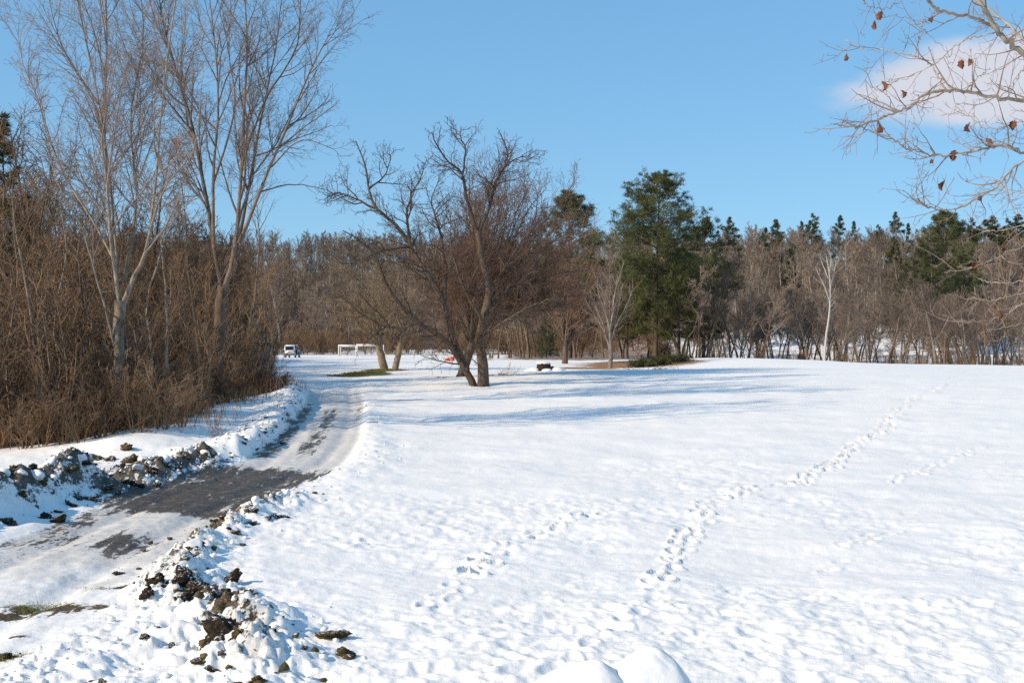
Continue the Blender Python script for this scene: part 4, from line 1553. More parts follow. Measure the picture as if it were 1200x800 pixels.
# ------------------------------------------------------------------ blades: dead grass at the wood edge, green patch, needles twigs
def blades(name, P, h, w, lean, mat, label, cat, seed):
    rg = np.random.default_rng(seed)
    n = len(P)
    a = rg.uniform(0, 6.28, n)
    hh = h * rg.uniform(.45, 1.25, (n, 1))
    s = np.column_stack([np.cos(a), np.sin(a), np.zeros(n)]) * w
    ln = np.column_stack([rg.normal(0, lean, n), rg.normal(0, lean, n), np.ones(n)])
    mid = P + ln * hh * .55
    tip = mid + (ln * np.array([2.2, 2.2, .9])) * hh * .5
    V = np.stack([P - s, P + s, mid + s * .7, mid - s * .7, tip], 1).reshape(-1, 3)
    b = np.arange(n) * 5
    o = link(name, mesh_from(name, V, [np.stack([b, b + 1, b + 2, b + 3], -1), np.stack([b + 3, b + 2, b + 4], -1)], [M[mat]], smooth=False))
    return tag(o, label, cat, kind='stuff')


rg = np.random.default_rng(90)
n = 26000
yy = np.concatenate([rg.uniform(35.5, 44, 17000), rg.uniform(44, 66, 9000)])
xx = wood_edge(yy) - rg.normal(0.6, .9, n) - rg.uniform(0, 1, n) ** 2 * 9
cl = fbm(xx * .8, yy * .8, 201, 3) > .44
xx, yy = xx[cl], yy[cl]
blades('dead_grass', np.column_stack([xx, yy, gz(xx, yy) - .02]), .80, .012, .20, 'straw', 'tall dry tan grass and weeds along the wood edge', 'grass', 91)
w0 = gpx(430, 438)
n = 7000
ang = rg.uniform(0, 6.28, n)
rad = np.sqrt(rg.uniform(0, 1, n))
c0, c1 = gpx(455, 433), gpx(402, 440)
t = rg.uniform(0, 1, n)
xx = c0[0] + (c1[0] - c0[0]) * t + rad * np.cos(ang) * 1.3
yy = c0[1] + (c1[1] - c0[1]) * t + rad * np.sin(ang) * (1.9 - .9 * t)
cl = fbm(xx * .9, yy * .9, 203, 3) > .46
xx, yy = xx[cl], yy[cl]
blades('lawn_grass', np.column_stack([xx, yy, gz(xx, yy) - .01]), .09, .012, .3, 'grass_blade', 'thawed strip of green-brown grass under the twin-trunked tree', 'grass', 92)
# sod tufts on the near left verge
n = 2600
w0 = gpx(60, 706)
xx = np.concatenate([w0[0] + rg.normal(0, .6, 1800), gpx(150, 683)[0] + rg.normal(0, .3, 400), gpx(8, 762)[0] + rg.normal(0, .2, 400)])
yy = np.concatenate([w0[1] + rg.normal(0, .17, 1800), gpx(150, 683)[1] + rg.normal(0, .09, 400), gpx(8, 762)[1] + rg.normal(0, .12, 400)])
blades('verge_grass', np.column_stack([xx, yy, gz(xx, yy) - .02]), .032, .004, .7, 'grass_blade', 'flattened dry grass showing through snow beside the lane', 'grass', 93)


# ------------------------------------------------------------------ shrubs at the bank
SHRUBS = {}

def shrub(px, py, H, label, seed, mat='brown_twig', leaves=None, n=9, lean=.35, r=.018, group=None, name='bare_shrub', wide=1.0, nleaf=700):
    b = gbase(px, py)
    b[2] = hz(b[0], b[1])
    key = (mat, n, r, lean, seed % 4 if n > 8 else seed)
    if key not in SHRUBS:
        rg = np.random.default_rng(seed)
        tr, sets = bare_sets(rg, H=2.0, r=r, stems=n, lean=lean, wander=.11, n1=6, t0=.2, ang1=38, lf1=.3, n2=5, n3=4, twig=.005)
        V, Q = tubes([(tr, 5)])
        V2, Q2 = tubes(sets)
        SHRUBS[key] = (mesh_from('stems', V, [Q], [M[mat]]), mesh_from('crown', V2, [Q2], [M[mat]]), sets)
    ms, mc, sets = SHRUBS[key]
    rg = np.random.default_rng(seed + 5000)
    e = thing(name, b, label, 'shrub', group, rg.uniform(0, 6.28))
    e.scale = (wide * H / 2, wide * H / 2, H / 2)
    link('stems', ms, e)
    link('crown', mc, e)
    if leaves:
        pts = sets[-1][0].p[:, 1:].reshape(-1, 3)
        c = pts[rg.integers(0, len(pts), nleaf)] + rg.normal(0, .03, (nleaf, 3))
        q = nrm(rg.normal(0, 1, c.shape) + np.array([0, 0, -.5]))
        s = nrm(np.cross(q, rg.normal(0, 1, c.shape)))
        V = np.stack([c, c + q * .045 + s * .022, c + q * .09, c + q * .045 - s * .022], 1).reshape(-1, 3)
        link('foliage', mesh_from('foliage', V, [np.arange(len(V)).reshape(-1, 4)], [M[leaves]], smooth=False), e)['kind'] = 'stuff'
    return e


for k, (px, py, H, w) in enumerate([(322, 468, 1.3, 1.3), (300, 474, 1.6, 1.2), (280, 482, 1.5, 1.2), (310, 463, 1.6, 1.3), (334, 462, 1.0, 1.2), (292, 466, 1.8, 1.2)]):
    shrub(px, py, H, 'wine-red leaved shrub at the foot of the wood by the bank', 400 + k, 'brown_twig', 'red_leaf', group='red shrubs by the lane bank', name='red_shrub', wide=w, nleaf=500)
shrub(246, 530, 1.0, 'small bare sprig standing in the snow shelf by the mud', 411, 'red_twig', n=4, r=.013)
shrub(262, 528, .6, 'tiny bare sprig right of the other one on the snow shelf', 412, 'red_twig', n=3, r=.010)
for k, (px, py, H) in enumerate([(213, 515, 2.0), (190, 520, 2.4), (160, 524, 2.2), (118, 524, 2.6), (75, 526, 2.2), (30, 528, 2.5), (232, 500, 2.4), (95, 528, 1.6), (138, 521, 2.3), (128, 523, 1.7), (149, 519, 2.7), (252, 487, 2.2), (264, 483, 1.9), (50, 527, 2.0)]):
    shrub(px, py, H, f'brown twiggy shrub at the front of the left thicket, {ordinal(int(np.argsort(np.argsort([213, 190, 160, 118, 75, 30, 232, 95, 138, 128, 149, 252, 264, 50]))[k]))} from the left', 420 + k, 'brown_twig', group='front shrubs of the left thicket', n=11, r=.018)

# slim leaning stems at the front of the left wood
for k, (pxs, r, lab) in enumerate([
    ([(38, 512), (44, 450), (40, 390), (30, 330), (18, 270), (14, 220)], .13, 'slim dark bent tree near the left edge of the wood'),
    ([(205, 500), (196, 430), (196, 370), (192, 320), (186, 270)], .09, 'slim spotted pale tree between the two tall poplars'),
    ([(182, 512), (170, 450), (160, 400), (150, 372)], .08, 'short slanting stem right of the left poplar'),
    ([(110, 520), (85, 500), (62, 478), (44, 455)], .09, 'low tree trunk leaning left over the brush'),
    ([(238, 480), (232, 400), (222, 330), (218, 262), (212, 215)], .10, 'slim upright tree just left of the second poplar'),
    ([(285, 465), (292, 400), (300, 340), (304, 280), (300, 235)], .10, 'slim upright tree just right of the second poplar'),
    ([(92, 505), (88, 440), (96, 370), (92, 300), (98, 250)], .10, 'slim upright tree left of the first poplar'),
    ([(62, 508), (71, 440), (63, 380), (77, 300), (70, 235)], .055, 'thin wavering pale stem in the brush right of the dark bent tree'),
    ([(15, 514), (8, 420), (20, 330), (14, 250)], .06, 'thin stem closest to the left edge of the picture'),
    ([(170, 507), (179, 430), (172, 360), (187, 300), (196, 262)], .055, 'thin pale stem curving up right of the first poplar'),
    ([(226, 494), (246, 440), (239, 380), (253, 330)], .05, 'thin crooked stem just in front of the second poplar'),
    ([(310, 458), (319, 400), (312, 350), (322, 296)], .06, 'thin stem at the right-hand end of the left wood'),
    ([(112, 512), (150, 478), (192, 458), (220, 452)], .05, 'dead pole slanting to the right through the brush between the poplars'),
    ([(160, 508), (120, 470), (92, 440), (70, 402)], .045, 'dead pole slanting to the left across the first poplar'),
]):
    b = gbase(*pxs[0])
    l = S([(pxs[0][0], pxs[0][1] + 4)] + pxs[1:], b[1], r, .015)
    hero_tree('slim_tree', b, [l], [lvl(dens=1.8, t0=.3, t1=.99, ang=42, asd=12, lf=1.0, absL=2.1, taper=.4, rf=.014, rmin=.009, P=6, wander=.13, up=.35, sides=4),
                                    lvl(dens=3.2, t0=.2, t1=1, ang=42, asd=13, lf=.42, taper=.4, rf=.012, rmin=.0065, P=4, wander=.16, up=.25),
                                    lvl(dens=5.0, t0=.1, t1=1, ang=44, asd=14, lf=.5, taper=.3, rf=.01, rmin=.005, P=3, wander=.18, up=.2)],
              [M['brown_bark'] if k not in (1, 7, 9, 11, 12, 13) else M['poplar_bark'], M['brown_twig'], M['brown_twig']], lab, seed=440 + k, sides=7)
print('shrubs', time.time() - T0)


# ------------------------------------------------------------------ foreground branches reaching in from the right
def front_tree():
    rg = np.random.default_rng(501)
    D = 8.2
    tx = 5.35
    base = np.array([tx, 8.6, hz(tx, 8.6)])
    e = thing('branching_tree', base, 'pale bare tree branches with curled brown leaves reaching in from the right', 'tree')
    tr = local_trunk(base, 9.5, .17, (-.3, -.2), .02, 3, 14, .25)

    def tk(z):
        i = np.argmin(np.abs(tr.p[0, :, 2] - z))
        return tr.p[0, i]
    L = [
        # px points from the outside in, start radius, end radius, depth, depth drift
        ([(1240, 104), (1200, 66), (1168, 36), (1150, 4), (1138, -30)], .030, .012, 8.2, -.3),
        ([(1162, 30), (1140, 21), (1110, 15), (1096, 9), (1082, -6)], .019, .007, 8.1, -.5),
        ([(1240, 78), (1205, 52), (1180, 28), (1155, 8), (1122, -12)], .017, .006, 8.6, .4),
        ([(1240, 124), (1200, 118), (1168, 115), (1130, 107), (1106, 107), (1082, 113), (1062, 127), (1030, 139), (1003, 148), (978, 146)], .021, .003, 7.9, -.7),
        ([(1108, 106), (1098, 86), (1086, 72), (1070, 66), (1050, 61), (1015, 58), (990, 48)], .011, .002, 7.7, .3),
        ([(1072, 67), (1078, 40), (1083, 9)], .005, .002, 7.8, .1),
        ([(1166, 38), (1140, 44), (1122, 52), (1098, 73), (1062, 92), (1040, 97)], .008, .002, 8.1, .5),
        ([(1240, 190), (1200, 180), (1178, 171), (1152, 175), (1116, 182), (1086, 180), (1062, 174), (1046, 163), (1018, 152), (1000, 147)], .014, .002, 8.0, -.4),
        ([(1240, 168), (1196, 190), (1172, 214), (1150, 231), (1112, 246), (1091, 244), (1078, 236), (1068, 227)], .013, .002, 7.6, -.2),
        ([(1240, 276), (1200, 288), (1166, 303), (1140, 313), (1106, 320)], .009, .0022, 7.9, -.3),
        ([(1240, 338), (1200, 356), (1181, 368), (1160, 375), (1130, 376), (1105, 369)], .008, .002, 7.7, -.3),
        ([(1240, 372), (1200, 379), (1172, 384), (1150, 390)], .006, .002, 8.1, -.2),
        ([(1240, 322), (1195, 331), (1168, 332), (1145, 325)], .006, .002, 8.4, .2),
        ([(1240, 335), (1190, 345), (1160, 352), (1138, 348)], .005, .002, 8.3, .3),
        ([(1240, 262), (1200, 264), (1172, 270), (1150, 272)], .005, .002, 8.5, .3),
        ([(1130, 107), (1146, 92), (1160, 80)], .004, .002, 7.9, .3),
        ([(1240, 150), (1200, 143), (1165, 150), (1140, 140), (1118, 122)], .007, .002, 8.5, .3),
        ([(1048, 134), (1040, 112), (1020, 102)], .004, .0015, 7.5, -.1),
        ([(1082, 113), (1080, 140), (1068, 158), (1090, 176)], .004, .0015, 7.6, .1),
        ([(1170, 115), (1190, 95), (1204, 70)], .006, .002, 7.9, -.3),
        ([(1072, -10), (1040, 10), (1020, 8), (1010, 0)], .005, .002, 7.9, -.3),
        ([(1106, 55), (1060, 20), (1030, 22)], .003, .0015, 8.0, -.2),
        ([(1240, 215), (1205, 226), (1180, 222), (1150, 205)], .006, .002, 8.2, .3),
    ]
    big = []
    for pxs, r0, r1, d, dr in L:
        m = len(pxs)
        W = [pt(x, y, d + dr * i / (m - 1)) for i, (x, y) in enumerate(pxs)]
        if pxs[0][0] >= 1240:
            s = tk(W[0][2] - .35)
            W = [s, s * .35 + W[0] * .65 + np.array([0, 0, .06])] + W
        p = catmull(W, 7 * len(W) + 4)
        w = rg.normal(0, .0055, p.shape)
        w[0] = 0
        p += w
        t = np.linspace(0, 1, len(p))
        r = .58 * (r0 * (1.25 if pxs[0][0] >= 1240 else 1)) * (1 - t) ** .8 + r1 * t
        r *= 1 + .10 * rg.normal(0, 1, len(p)).clip(-1, 1.5)
        big.append(Br(p[None], r[None], np.array([np.linalg.norm(np.diff(p, axis=0), axis=1).sum()])))
    b = base
    V, Q = tubes([(Br(tr.p - b, tr.r, tr.L), 12)])
    link('trunk', mesh_from('trunk', V, [Q], [M['pale_branch']]), e)
    for l in big:
        V, Q = tubes([(Br(l.p - b, l.r, l.L), 7)])
        link('branch', mesh_from('branch', V, [Q], [M['pale_branch']]), e)
    tw = []
    for l in big:
        n = np.array([max(3, l.L[0] * (8 if l.p[0, -1, 2] > 4.0 else 3.2))])
        tw.append(spawn(rg, l, n, .25, 1.0, 52, 14, .26, .3, .02, .0021, 7, .15, .35, jit=.55, absL=1.0))
    # common point count for every first-order twig
    t1 = cat_br(tw)
    t2 = spawn(rg, t1, 2.2, .2, .97, 50, 12, .45, .2, .02, .0016, 5, .16, .3, jit=.5)
    t3 = spawn(rg, t2, .7, .3, .98, 50, 12, .5, .2, .02, .0014, 4, .15, .25)
    sets = [(Br(x.p - b, x.r, x.L), 5) for x in (t1,)] + [(Br(x.p - b, x.r, x.L), 4) for x in (t2, t3)]
    V, Q = tubes(sets)
    link('twigs', mesh_from('twigs', V, [Q], [M['pale_twig']]), e)['kind'] = 'stuff'
    # curled dry leaves still hanging
    P = np.concatenate([x.p.reshape(-1, 3) for x in (t1, t2)] + [l.p[0] for l in big])
    spots = [(1033, 18, 11), (1025, 29, 10), (992, 67, 8), (1092, 23, 8), (1128, 75, 11), (1135, 73, 9), (1033, 101, 11), (1055, 110, 10), (1029, 149, 14), (1137, 149, 12), (1188, 147, 12), (1155, 168, 12),
             (1120, 182, 13), (1114, 184, 9), (1107, 217, 12), (1152, 232, 8), (1092, 189, 6), (1169, 360, 11), (1169, 369, 10), (1144, 311, 9)]
    px = 600 + P[:, 0] / P[:, 1] * F
    py = HOR - (P[:, 2] - EYE) / P[:, 1] * F
    for k, (lx, ly, sz) in enumerate(spots):
        i = np.argmin((px - lx) ** 2 + (py - ly + sz * .5) ** 2)
        a = P[i]
        tgt = pt(lx, ly, a[1])
        ln = sz / F * a[1] * .95
        rgk = np.random.default_rng(600 + k)
        nu, nv = 7, 9
        u = np.linspace(-1, 1, nu)
        v = np.linspace(0, 1, nv)
        U, Vv = np.meshgrid(u, v, indexing='ij')
        wdt = ln * .52 * np.sin(np.pi * np.clip(Vv * .92 + .06, 0, 1)) ** .7 * (1 + .22 * np.sin(Vv * 17 + k))
        curl = 1.35 + rgk.uniform(-.3, .5)
        X = wdt * np.sin(U * curl) / curl
        Yv = wdt * (1 - np.cos(U * curl)) * .8 + ln * .25 * np.sin(Vv * 2.6)
        Z = -Vv * ln + ln * .08 * np.sin(U * 3 + k)
        ra = rgk.uniform(0, 6.28)
        til = rgk.normal(0, .35)
        X, Z = X * math.cos(til) - Z * math.sin(til), X * math.sin(til) + Z * math.cos(til)
        X2, Y2 = X * math.cos(ra) - Yv * math.sin(ra), X * math.sin(ra) + Yv * math.cos(ra)
        # hang from a short stalk that ends on the twig
        toppt = tgt + np.array([0, 0, ln * .45])
        Vx = np.stack([X2.ravel(), Y2.ravel(), Z.ravel()], -1) + toppt - b
        q = np.array([[i0 * nv + j0, i0 * nv + j0 + 1, (i0 + 1) * nv + j0 + 1, (i0 + 1) * nv + j0] for i0 in range(nu - 1) for j0 in range(nv - 1)])
        lf = link('leaf', mesh_from('leaf', Vx, [q], [M['dry_leaf']]), e)
        mid = (a + toppt) / 2 + np.array([0, 0, .006])
        p = catmull(np.array([a, mid, toppt]), 6)
        Vs, Qs = tubes([(Br((p - b)[None], np.full((1, 6), .0013), np.array([1.0])), 4)])
        link('stalk', mesh_from('stalk', Vs, [Qs], [M['pale_twig']]), lf)


front_tree()
print('front tree', time.time() - T0)


# ------------------------------------------------------------------ clods and snow lumps
def ico(sub):
    import bmesh
    bm = bmesh.new()
    bmesh.ops.create_icosphere(bm, subdivisions=sub, radius=1)
    V = np.array([v.co[:] for v in bm.verts])
    Fc = np.array([[v.index for v in f.verts] for f in bm.faces])
    bm.free()
    return V, Fc


I1, I2, I3, I4 = ico(1), ico(2), ico(3), ico(4)


def n3(V, s, seed, octv=4):
    return (fbm(V[:, 0] * s + V[:, 2] * .7 * s + 11, V[:, 1] * s - V[:, 2] * .6 * s + 5, seed, octv) + fbm(V[:, 2] * s + 3.3, V[:, 0] * s + V[:, 1] * s * .5, seed + 9, octv)) / 2 - .5


def lump(I, seed, amp, s, flat=.7):
    """a crumbly clod: several lobes round a core, rough all over"""
    g = np.random.default_rng(seed)
    V = I[0].copy()
    c = nrm(g.normal(0, 1, (7, 3)))
    r = np.full(len(V), .55)
    for k in range(7):
        r = np.maximum(r, g.uniform(.6, 1.15) * np.exp(-((1 - V @ c[k]) / g.uniform(.18, .5))) + .1)
    r = r * (1 + amp * .8 * n3(V, s * 2, seed) + amp * 1.3 * n3(V, s * 5, seed + 3, 3))
    V = V * r[:, None]
    V[:, 2] *= flat
    return V


def chunk(I, seed, rough=.25):
    """a broken piece of crust: flat faces with softened edges"""
    g = np.random.default_rng(seed)
    V = I[0].copy()
    nn_ = nrm(g.normal(0, 1, (11, 3)))
    dd = g.uniform(.55, .95, 11)
    q = np.maximum(V @ nn_.T, .05) / dd
    r = 1 / (q ** 9).sum(1) ** (1 / 9)
    r = np.minimum(r, 1.25) * (1 + rough * n3(V, 2.4, seed) + rough * .6 * n3(V, 6, seed + 5, 3))
    V = V * r[:, None]
    V[:, 2] *= .8
    return V


CL = [mesh_from('dirt_clod', lump(I4, 700 + k, .75, 1.2, .62), [I4[1]], [M['soil']]) for k in range(7)]
SN = [mesh_from('snow_chunk', chunk(I3, 800 + k, .35), [I3[1]], [M['snow'] if k % 3 else M['dirty_snow']]) for k in range(8)]
rg = np.random.default_rng(77)


def clod(px, py, wpx, label, group, k, data=CL, name='dirt_clod', cat='clod', asp=1.0, lift=.0):
    w = gpx(px, py + wpx * .25)
    for _ in range(12):      # settle on the real surface, banks included
        z = hz(w[0], w[1])
        d = w[1]
        py2 = HOR - (z - EYE) / d * F
        dd = (py2 - (py + wpx * .22)) * d * d / (EYE * F) * .6
        d = max(8, d + dd)
        w = np.array([(px - 600) / F * d, d])
    r = wpx / F * w[1] * .62
    o = link(name, data[k % len(data)], None, (w[0], w[1], hz(w[0], w[1]) + r * lift), rg.uniform(0, 6.28))
    o.rotation_euler = (rg.normal(0, .25), rg.normal(0, .25), rg.uniform(0, 6.28))
    o.scale = (r * rg.uniform(.9, 1.15), r * rg.uniform(.8, 1.05), r * asp)
    tag(o, label, cat, group)
    return o


GR = 'clods on the near right-hand berm'
near_berm = [(173, 700, 22), (184, 688, 26), (198, 681, 28), (214, 680, 30), (230, 684, 26), (243, 690, 28), (252, 687, 24), (264, 699, 28), (216, 697, 20), (290, 713, 34), (306, 737, 30), (312, 725, 24),
             (283, 742, 30), (250, 738, 22), (292, 694, 18), (277, 724, 22), (232, 705, 18)]
for k, (x, y, w) in enumerate(near_berm):
    clod(x, y, w, 'dark clod heaped on the plough berm nearest the camera', GR, k)
clod(265, 732, 62, 'largest blackish earth clod on the near berm', None, 3, asp=1.0)
clod(270, 676, 36, 'brown sod clod set back behind the near berm heap', None, 1, asp=.7)
clod(406, 760, 32, 'grassy brown clod lying alone on the open snow, furthest right', None, 2, asp=.9)
clod(389, 738, 26, 'dark clod left of and behind the lone grassy clod', None, 4, asp=.8)
clod(305, 793, 24, 'small grassy clod at the bottom edge below the berm', None, 5, asp=.6)
clod(236, 764, 24, 'dark clod in the rubble below the largest clod', None, 6, asp=.7)
for k, (x, y, w) in enumerate([(181, 734, 12), (169, 747, 16), (200, 753, 16), (248, 781, 14), (260, 775, 9), (372, 741, 12), (356, 757, 8), (120, 797, 16), (105, 797, 12), (363, 768, 7), (214, 667, 12), (222, 650, 15), (140, 670, 14), (225, 757, 8), (8, 765, 16)]):
    clod(x, y, w, 'small dark crumb of earth scattered on the near snow', 'small earth crumbs on the near snow', k, asp=.6)
for k, (x, y, w) in enumerate([(296, 599, 15), (324, 603, 18), (313, 604, 12), (333, 603, 10), (289, 611, 16), (276, 622, 13), (268, 616, 9), (240, 624, 20), (250, 616, 17), (232, 633, 20), (224, 640, 14), (258, 608, 16), (221, 650, 12)]):
    clod(x, y, w, 'brown earth clod along the berm where the mud ends', 'clods on the far end of the right-hand berm', k, asp=.75)
for k, (x, y, w) in enumerate([(60, 539, 16), (85, 540, 13), (42, 545, 7), (67, 543, 7), (98, 563, 17), (55, 566, 22), (67, 573, 26), (38, 570, 16), (12, 573, 20), (24, 572, 16), (128, 536, 15), (147, 537, 20), (158, 535, 20), (116, 534, 18), (148, 528, 20), (107, 542, 13),
                                (93, 547, 15), (140, 545, 16), (133, 565, 14), (83, 590, 14), (70, 597, 12), (170, 541, 12), (178, 551, 14), (155, 553, 16), (122, 556, 18), (182, 562, 12), (104, 572, 16), (88, 580, 16), (196, 552, 10), (210, 547, 10), (186, 540, 12), (3, 580, 14), (78, 570, 20), (48, 578, 16), (146, 560, 12), (166, 568, 10), (113, 585, 10)]):
    clod(x, y, w, 'dark earth clod churned up on the bank left of the mud', 'clods on the left-hand bank', k, asp=.8)
for k, (x, y, w) in enumerate([(310, 505, 10), (322, 498, 9), (328, 508, 8), (300, 510, 10), (282, 514, 8), (336, 490, 7), (340, 478, 6), (345, 470, 6), (270, 522, 9), (312, 488, 7), (332, 517, 7), (300, 527, 8), (286, 530, 7)]):
    clod(x, y, w, 'small earth clod on the snowy bank past the mud', 'clods on the far snowy bank', k, asp=.55)

# larger snow chunks that can be picked apart
def chunks(P, n, spread, smin, smax, label, group, t0=0, t1=1):
    for k in range(n):
        t = rg.uniform(t0, t1) * (len(P) - 1)
        i = min(int(t), len(P) - 2)
        c = P[i] + (P[i + 1] - P[i]) * (t - i)
        x, y = c + rg.normal(0, spread, 2)
        if abs(x - road_x(y)) < road_half(y) * 1.05:
            continue
        s = smin + (smax - smin) * rg.uniform(0, 1) ** 2.5
        o = link('snow_chunk', SN[int(rg.integers(0, 8))], None, (x, y, hz(x, y) + s * .02))
        o.rotation_euler = (rg.normal(0, .4), rg.normal(0, .4), rg.uniform(0, 6.28))
        o.scale = (s * rg.uniform(.8, 1.2), s * rg.uniform(.8, 1.1), s * rg.uniform(.7, 1.0))
        tag(o, label, 'snow chunk', group)


chunks(BR, 62, .36, .04, .19, 'lump of ploughed snow on the berm right of the lane', 'snow chunks on the right-hand berm')
chunks(BL1, 26, .35, .06, .18, 'lump of dirty ploughed snow on the near left bank', 'snow chunks on the near left bank')
chunks(BL2, 28, .6, .06, .20, 'lump of snow among the churned earth left of the mud', 'snow chunks left of the mud')
chunks(BL3, 22, .40, .06, .16, 'lump of snow on the long bank beside the lane', 'snow chunks on the far bank')


NV = np.array([[-6.4, 11.6], [-5.6, 13.2], [-4.6, 12.4], [-3.6, 11.6]])


def crumbs():
    VV, FF, o = [], [], 0
    prot = [chunk(I1, 850 + k, .3) for k in range(5)]
    for P, n, sp in ((BR, 240, .55), (BL1, 150, .5), (BL2, 200, .8), (BL3, 150, .5), (NV, 150, .75), (BR2, 60, .5)):
        t = rg.uniform(0, 1, n) * (len(P) - 1)
        i = np.minimum(t.astype(int), len(P) - 2)
        c = P[i] + (P[i + 1] - P[i]) * (t - i)[:, None] + rg.normal(0, sp, (n, 2))
        z = gz(c[:, 0], c[:, 1])
        s = .018 + .06 * rg.uniform(0, 1, n) ** 2.5
        for k in range(n):
            if abs(c[k, 0] - road_x(c[k, 1])) < road_half(c[k, 1]) * .98:
                continue
            a = rg.uniform(0, 6.28)
            q = prot[k % 5]
            v = np.column_stack([q[:, 0] * math.cos(a) - q[:, 1] * math.sin(a), q[:, 0] * math.sin(a) + q[:, 1] * math.cos(a), q[:, 2]]) * s[k] + np.array([c[k, 0], c[k, 1], z[k] + s[k] * .2])
            VV.append(v)
            FF.append(I1[1] + o)
            o += len(v)
        if P is BR2:
            break
    ob = link('snow_crumbs', mesh_from('snow_crumbs', np.vstack(VV), [np.vstack(FF)], [M['snow']]))
    tag(ob, 'countless small crumbs of snow spilled along the ploughed banks', 'snow', kind='stuff')


crumbs()


def earth():
    VV, FF, o = [], [], 0
    prot = [lump(I1, 870 + k, .7, 1.2, .7) for k in range(5)]
    for P, n, sp in ((BR, 200, .42), (BL1, 420, .40), (BL2, 420, .65), (BL3, 90, .45), (NV, 26, .8)):
        t = rg.uniform(0, 1, n) * (len(P) - 1)
        i = np.minimum(t.astype(int), len(P) - 2)
        c = P[i] + (P[i + 1] - P[i]) * (t - i)[:, None] + rg.normal(0, sp, (n, 2))
        z = gz(c[:, 0], c[:, 1])
        s = .014 + (.085 if P is not NV else .035) * rg.uniform(0, 1, n) ** 2.6
        for k in range(n):
            a = rg.uniform(0, 6.28)
            q = prot[k % 5]
            v = np.column_stack([q[:, 0] * math.cos(a) - q[:, 1] * math.sin(a), q[:, 0] * math.sin(a) + q[:, 1] * math.cos(a), q[:, 2]]) * s[k] + np.array([c[k, 0], c[k, 1], z[k] + s[k] * .1])
            VV.append(v)
            FF.append(I1[1] + o)
            o += len(v)
    ob = link('earth_crumbs', mesh_from('earth_crumbs', np.vstack(VV), [np.vstack(FF)], [M['soil']]))
    tag(ob, 'fine dark earth crumbs mixed into the ploughed banks', 'earth', kind='stuff')


earth()


# two smooth snow heaps right in front of the camera
def mound(px, py, d, W, label, seed, skew):
    z = EYE + (HOR - py) / F * d
    x = (px - 600) / F * d
    n = 60
    r = np.linspace(0, 1, 34)
    a = np.linspace(0, 2 * np.pi, n, endpoint=False)
    R, A = np.meshgrid(r, a, indexing='ij')
    wob = 1 + .16 * np.sin(2 * A + seed) + .08 * np.sin(3 * A + 2 * seed)
    X, Y = R * np.cos(A) * W * wob, R * np.sin(A) * W * .95 * wob
    g = gz(x + X.ravel(), d + Y.ravel()).reshape(R.shape)
    f = (1 - R) ** 1.25 * (1 + .9 * R)
    f = np.clip(f, 0, 1.2)
    prof = np.where(R < 1, (np.exp(-(R * 1.75) ** 2) - math.exp(-3.0625)) / (1 - math.exp(-3.0625)), 0)
    Z = g - .05 + (z - hz(x, d) + .05) * prof
    Xs = X + skew * prof ** 2 * W
    Z = Z + (fbm((X + x) * 2.2, (Y + d) * 2.2, seed, 3) - .5) * .15 * np.clip(prof * 1.5, 0, 1) + (fbm((X + x) * 9, (Y + d) * 9, seed + 4, 3) - .5) * .035
    V = np.stack([Xs.ravel() + x - skew * W, Y.ravel() + d, Z.ravel()], -1)
    i, j = np.meshgrid(np.arange(33), np.arange(n), indexing='ij')
    j2 = (j + 1) % n
    q = np.stack([i * n + j, (i + 1) * n + j, (i + 1) * n + j2, i * n + j2], -1).reshape(-1, 4)
    b = np.array([x, d, hz(x, d)])
    o = link('snow_mound', mesh_from('snow_mound', V - b, [q], [M['snow']]), None, b)
    tag(o, label, 'snow mound')


mound(690, 768, 10.2, 1.05, 'left, lower of the two smooth snow heaps at the bottom edge', 3, .04)
mound(760, 759, 10.4, 1.2, 'right, taller of the two smooth snow heaps at the bottom edge', 5, .05)
print('clods', time.time() - T0)


# ------------------------------------------------------------------ box / tube helpers for the made things
def box_mesh(name, x0, x1, y0, y1, z0, z1, mat, bev=0.0):
    import bmesh
    bm = bmesh.new()
    bmesh.ops.create_cube(bm, size=1)
    for v in bm.verts:
        v.co = ((x0 + x1) / 2 + v.co.x * (x1 - x0), (y0 + y1) / 2 + v.co.y * (y1 - y0), (z0 + z1) / 2 + v.co.z * (z1 - z0))
    if bev:
        bmesh.ops.bevel(bm, geom=bm.edges[:], offset=bev, segments=3, affect='EDGES', profile=.6)
    me = bpy.data.meshes.new(name)
    bm.to_mesh(me)
    bm.free()
    me.materials.append(mat)
    return me


def rod(name, a, b, r, mat, parent, S=8):
    p = np.array([[a, b]], float)
    V, Q = tubes([(Br(p, np.full((1, 2), r), np.array([1.0])), S)])
    n = len(V)
    caps = [np.arange(S)[::-1][None, :], (S + np.arange(S))[None, :]]
    return link(name, mesh_from(name, V, [Q] + caps, [mat], smooth=False), parent)


M['white_paint'] = m_plain('white_paint', (.78, .78, .76), .4, .4)
M['net'] = m_plain('net_cord', (.55, .55, .53), .8)


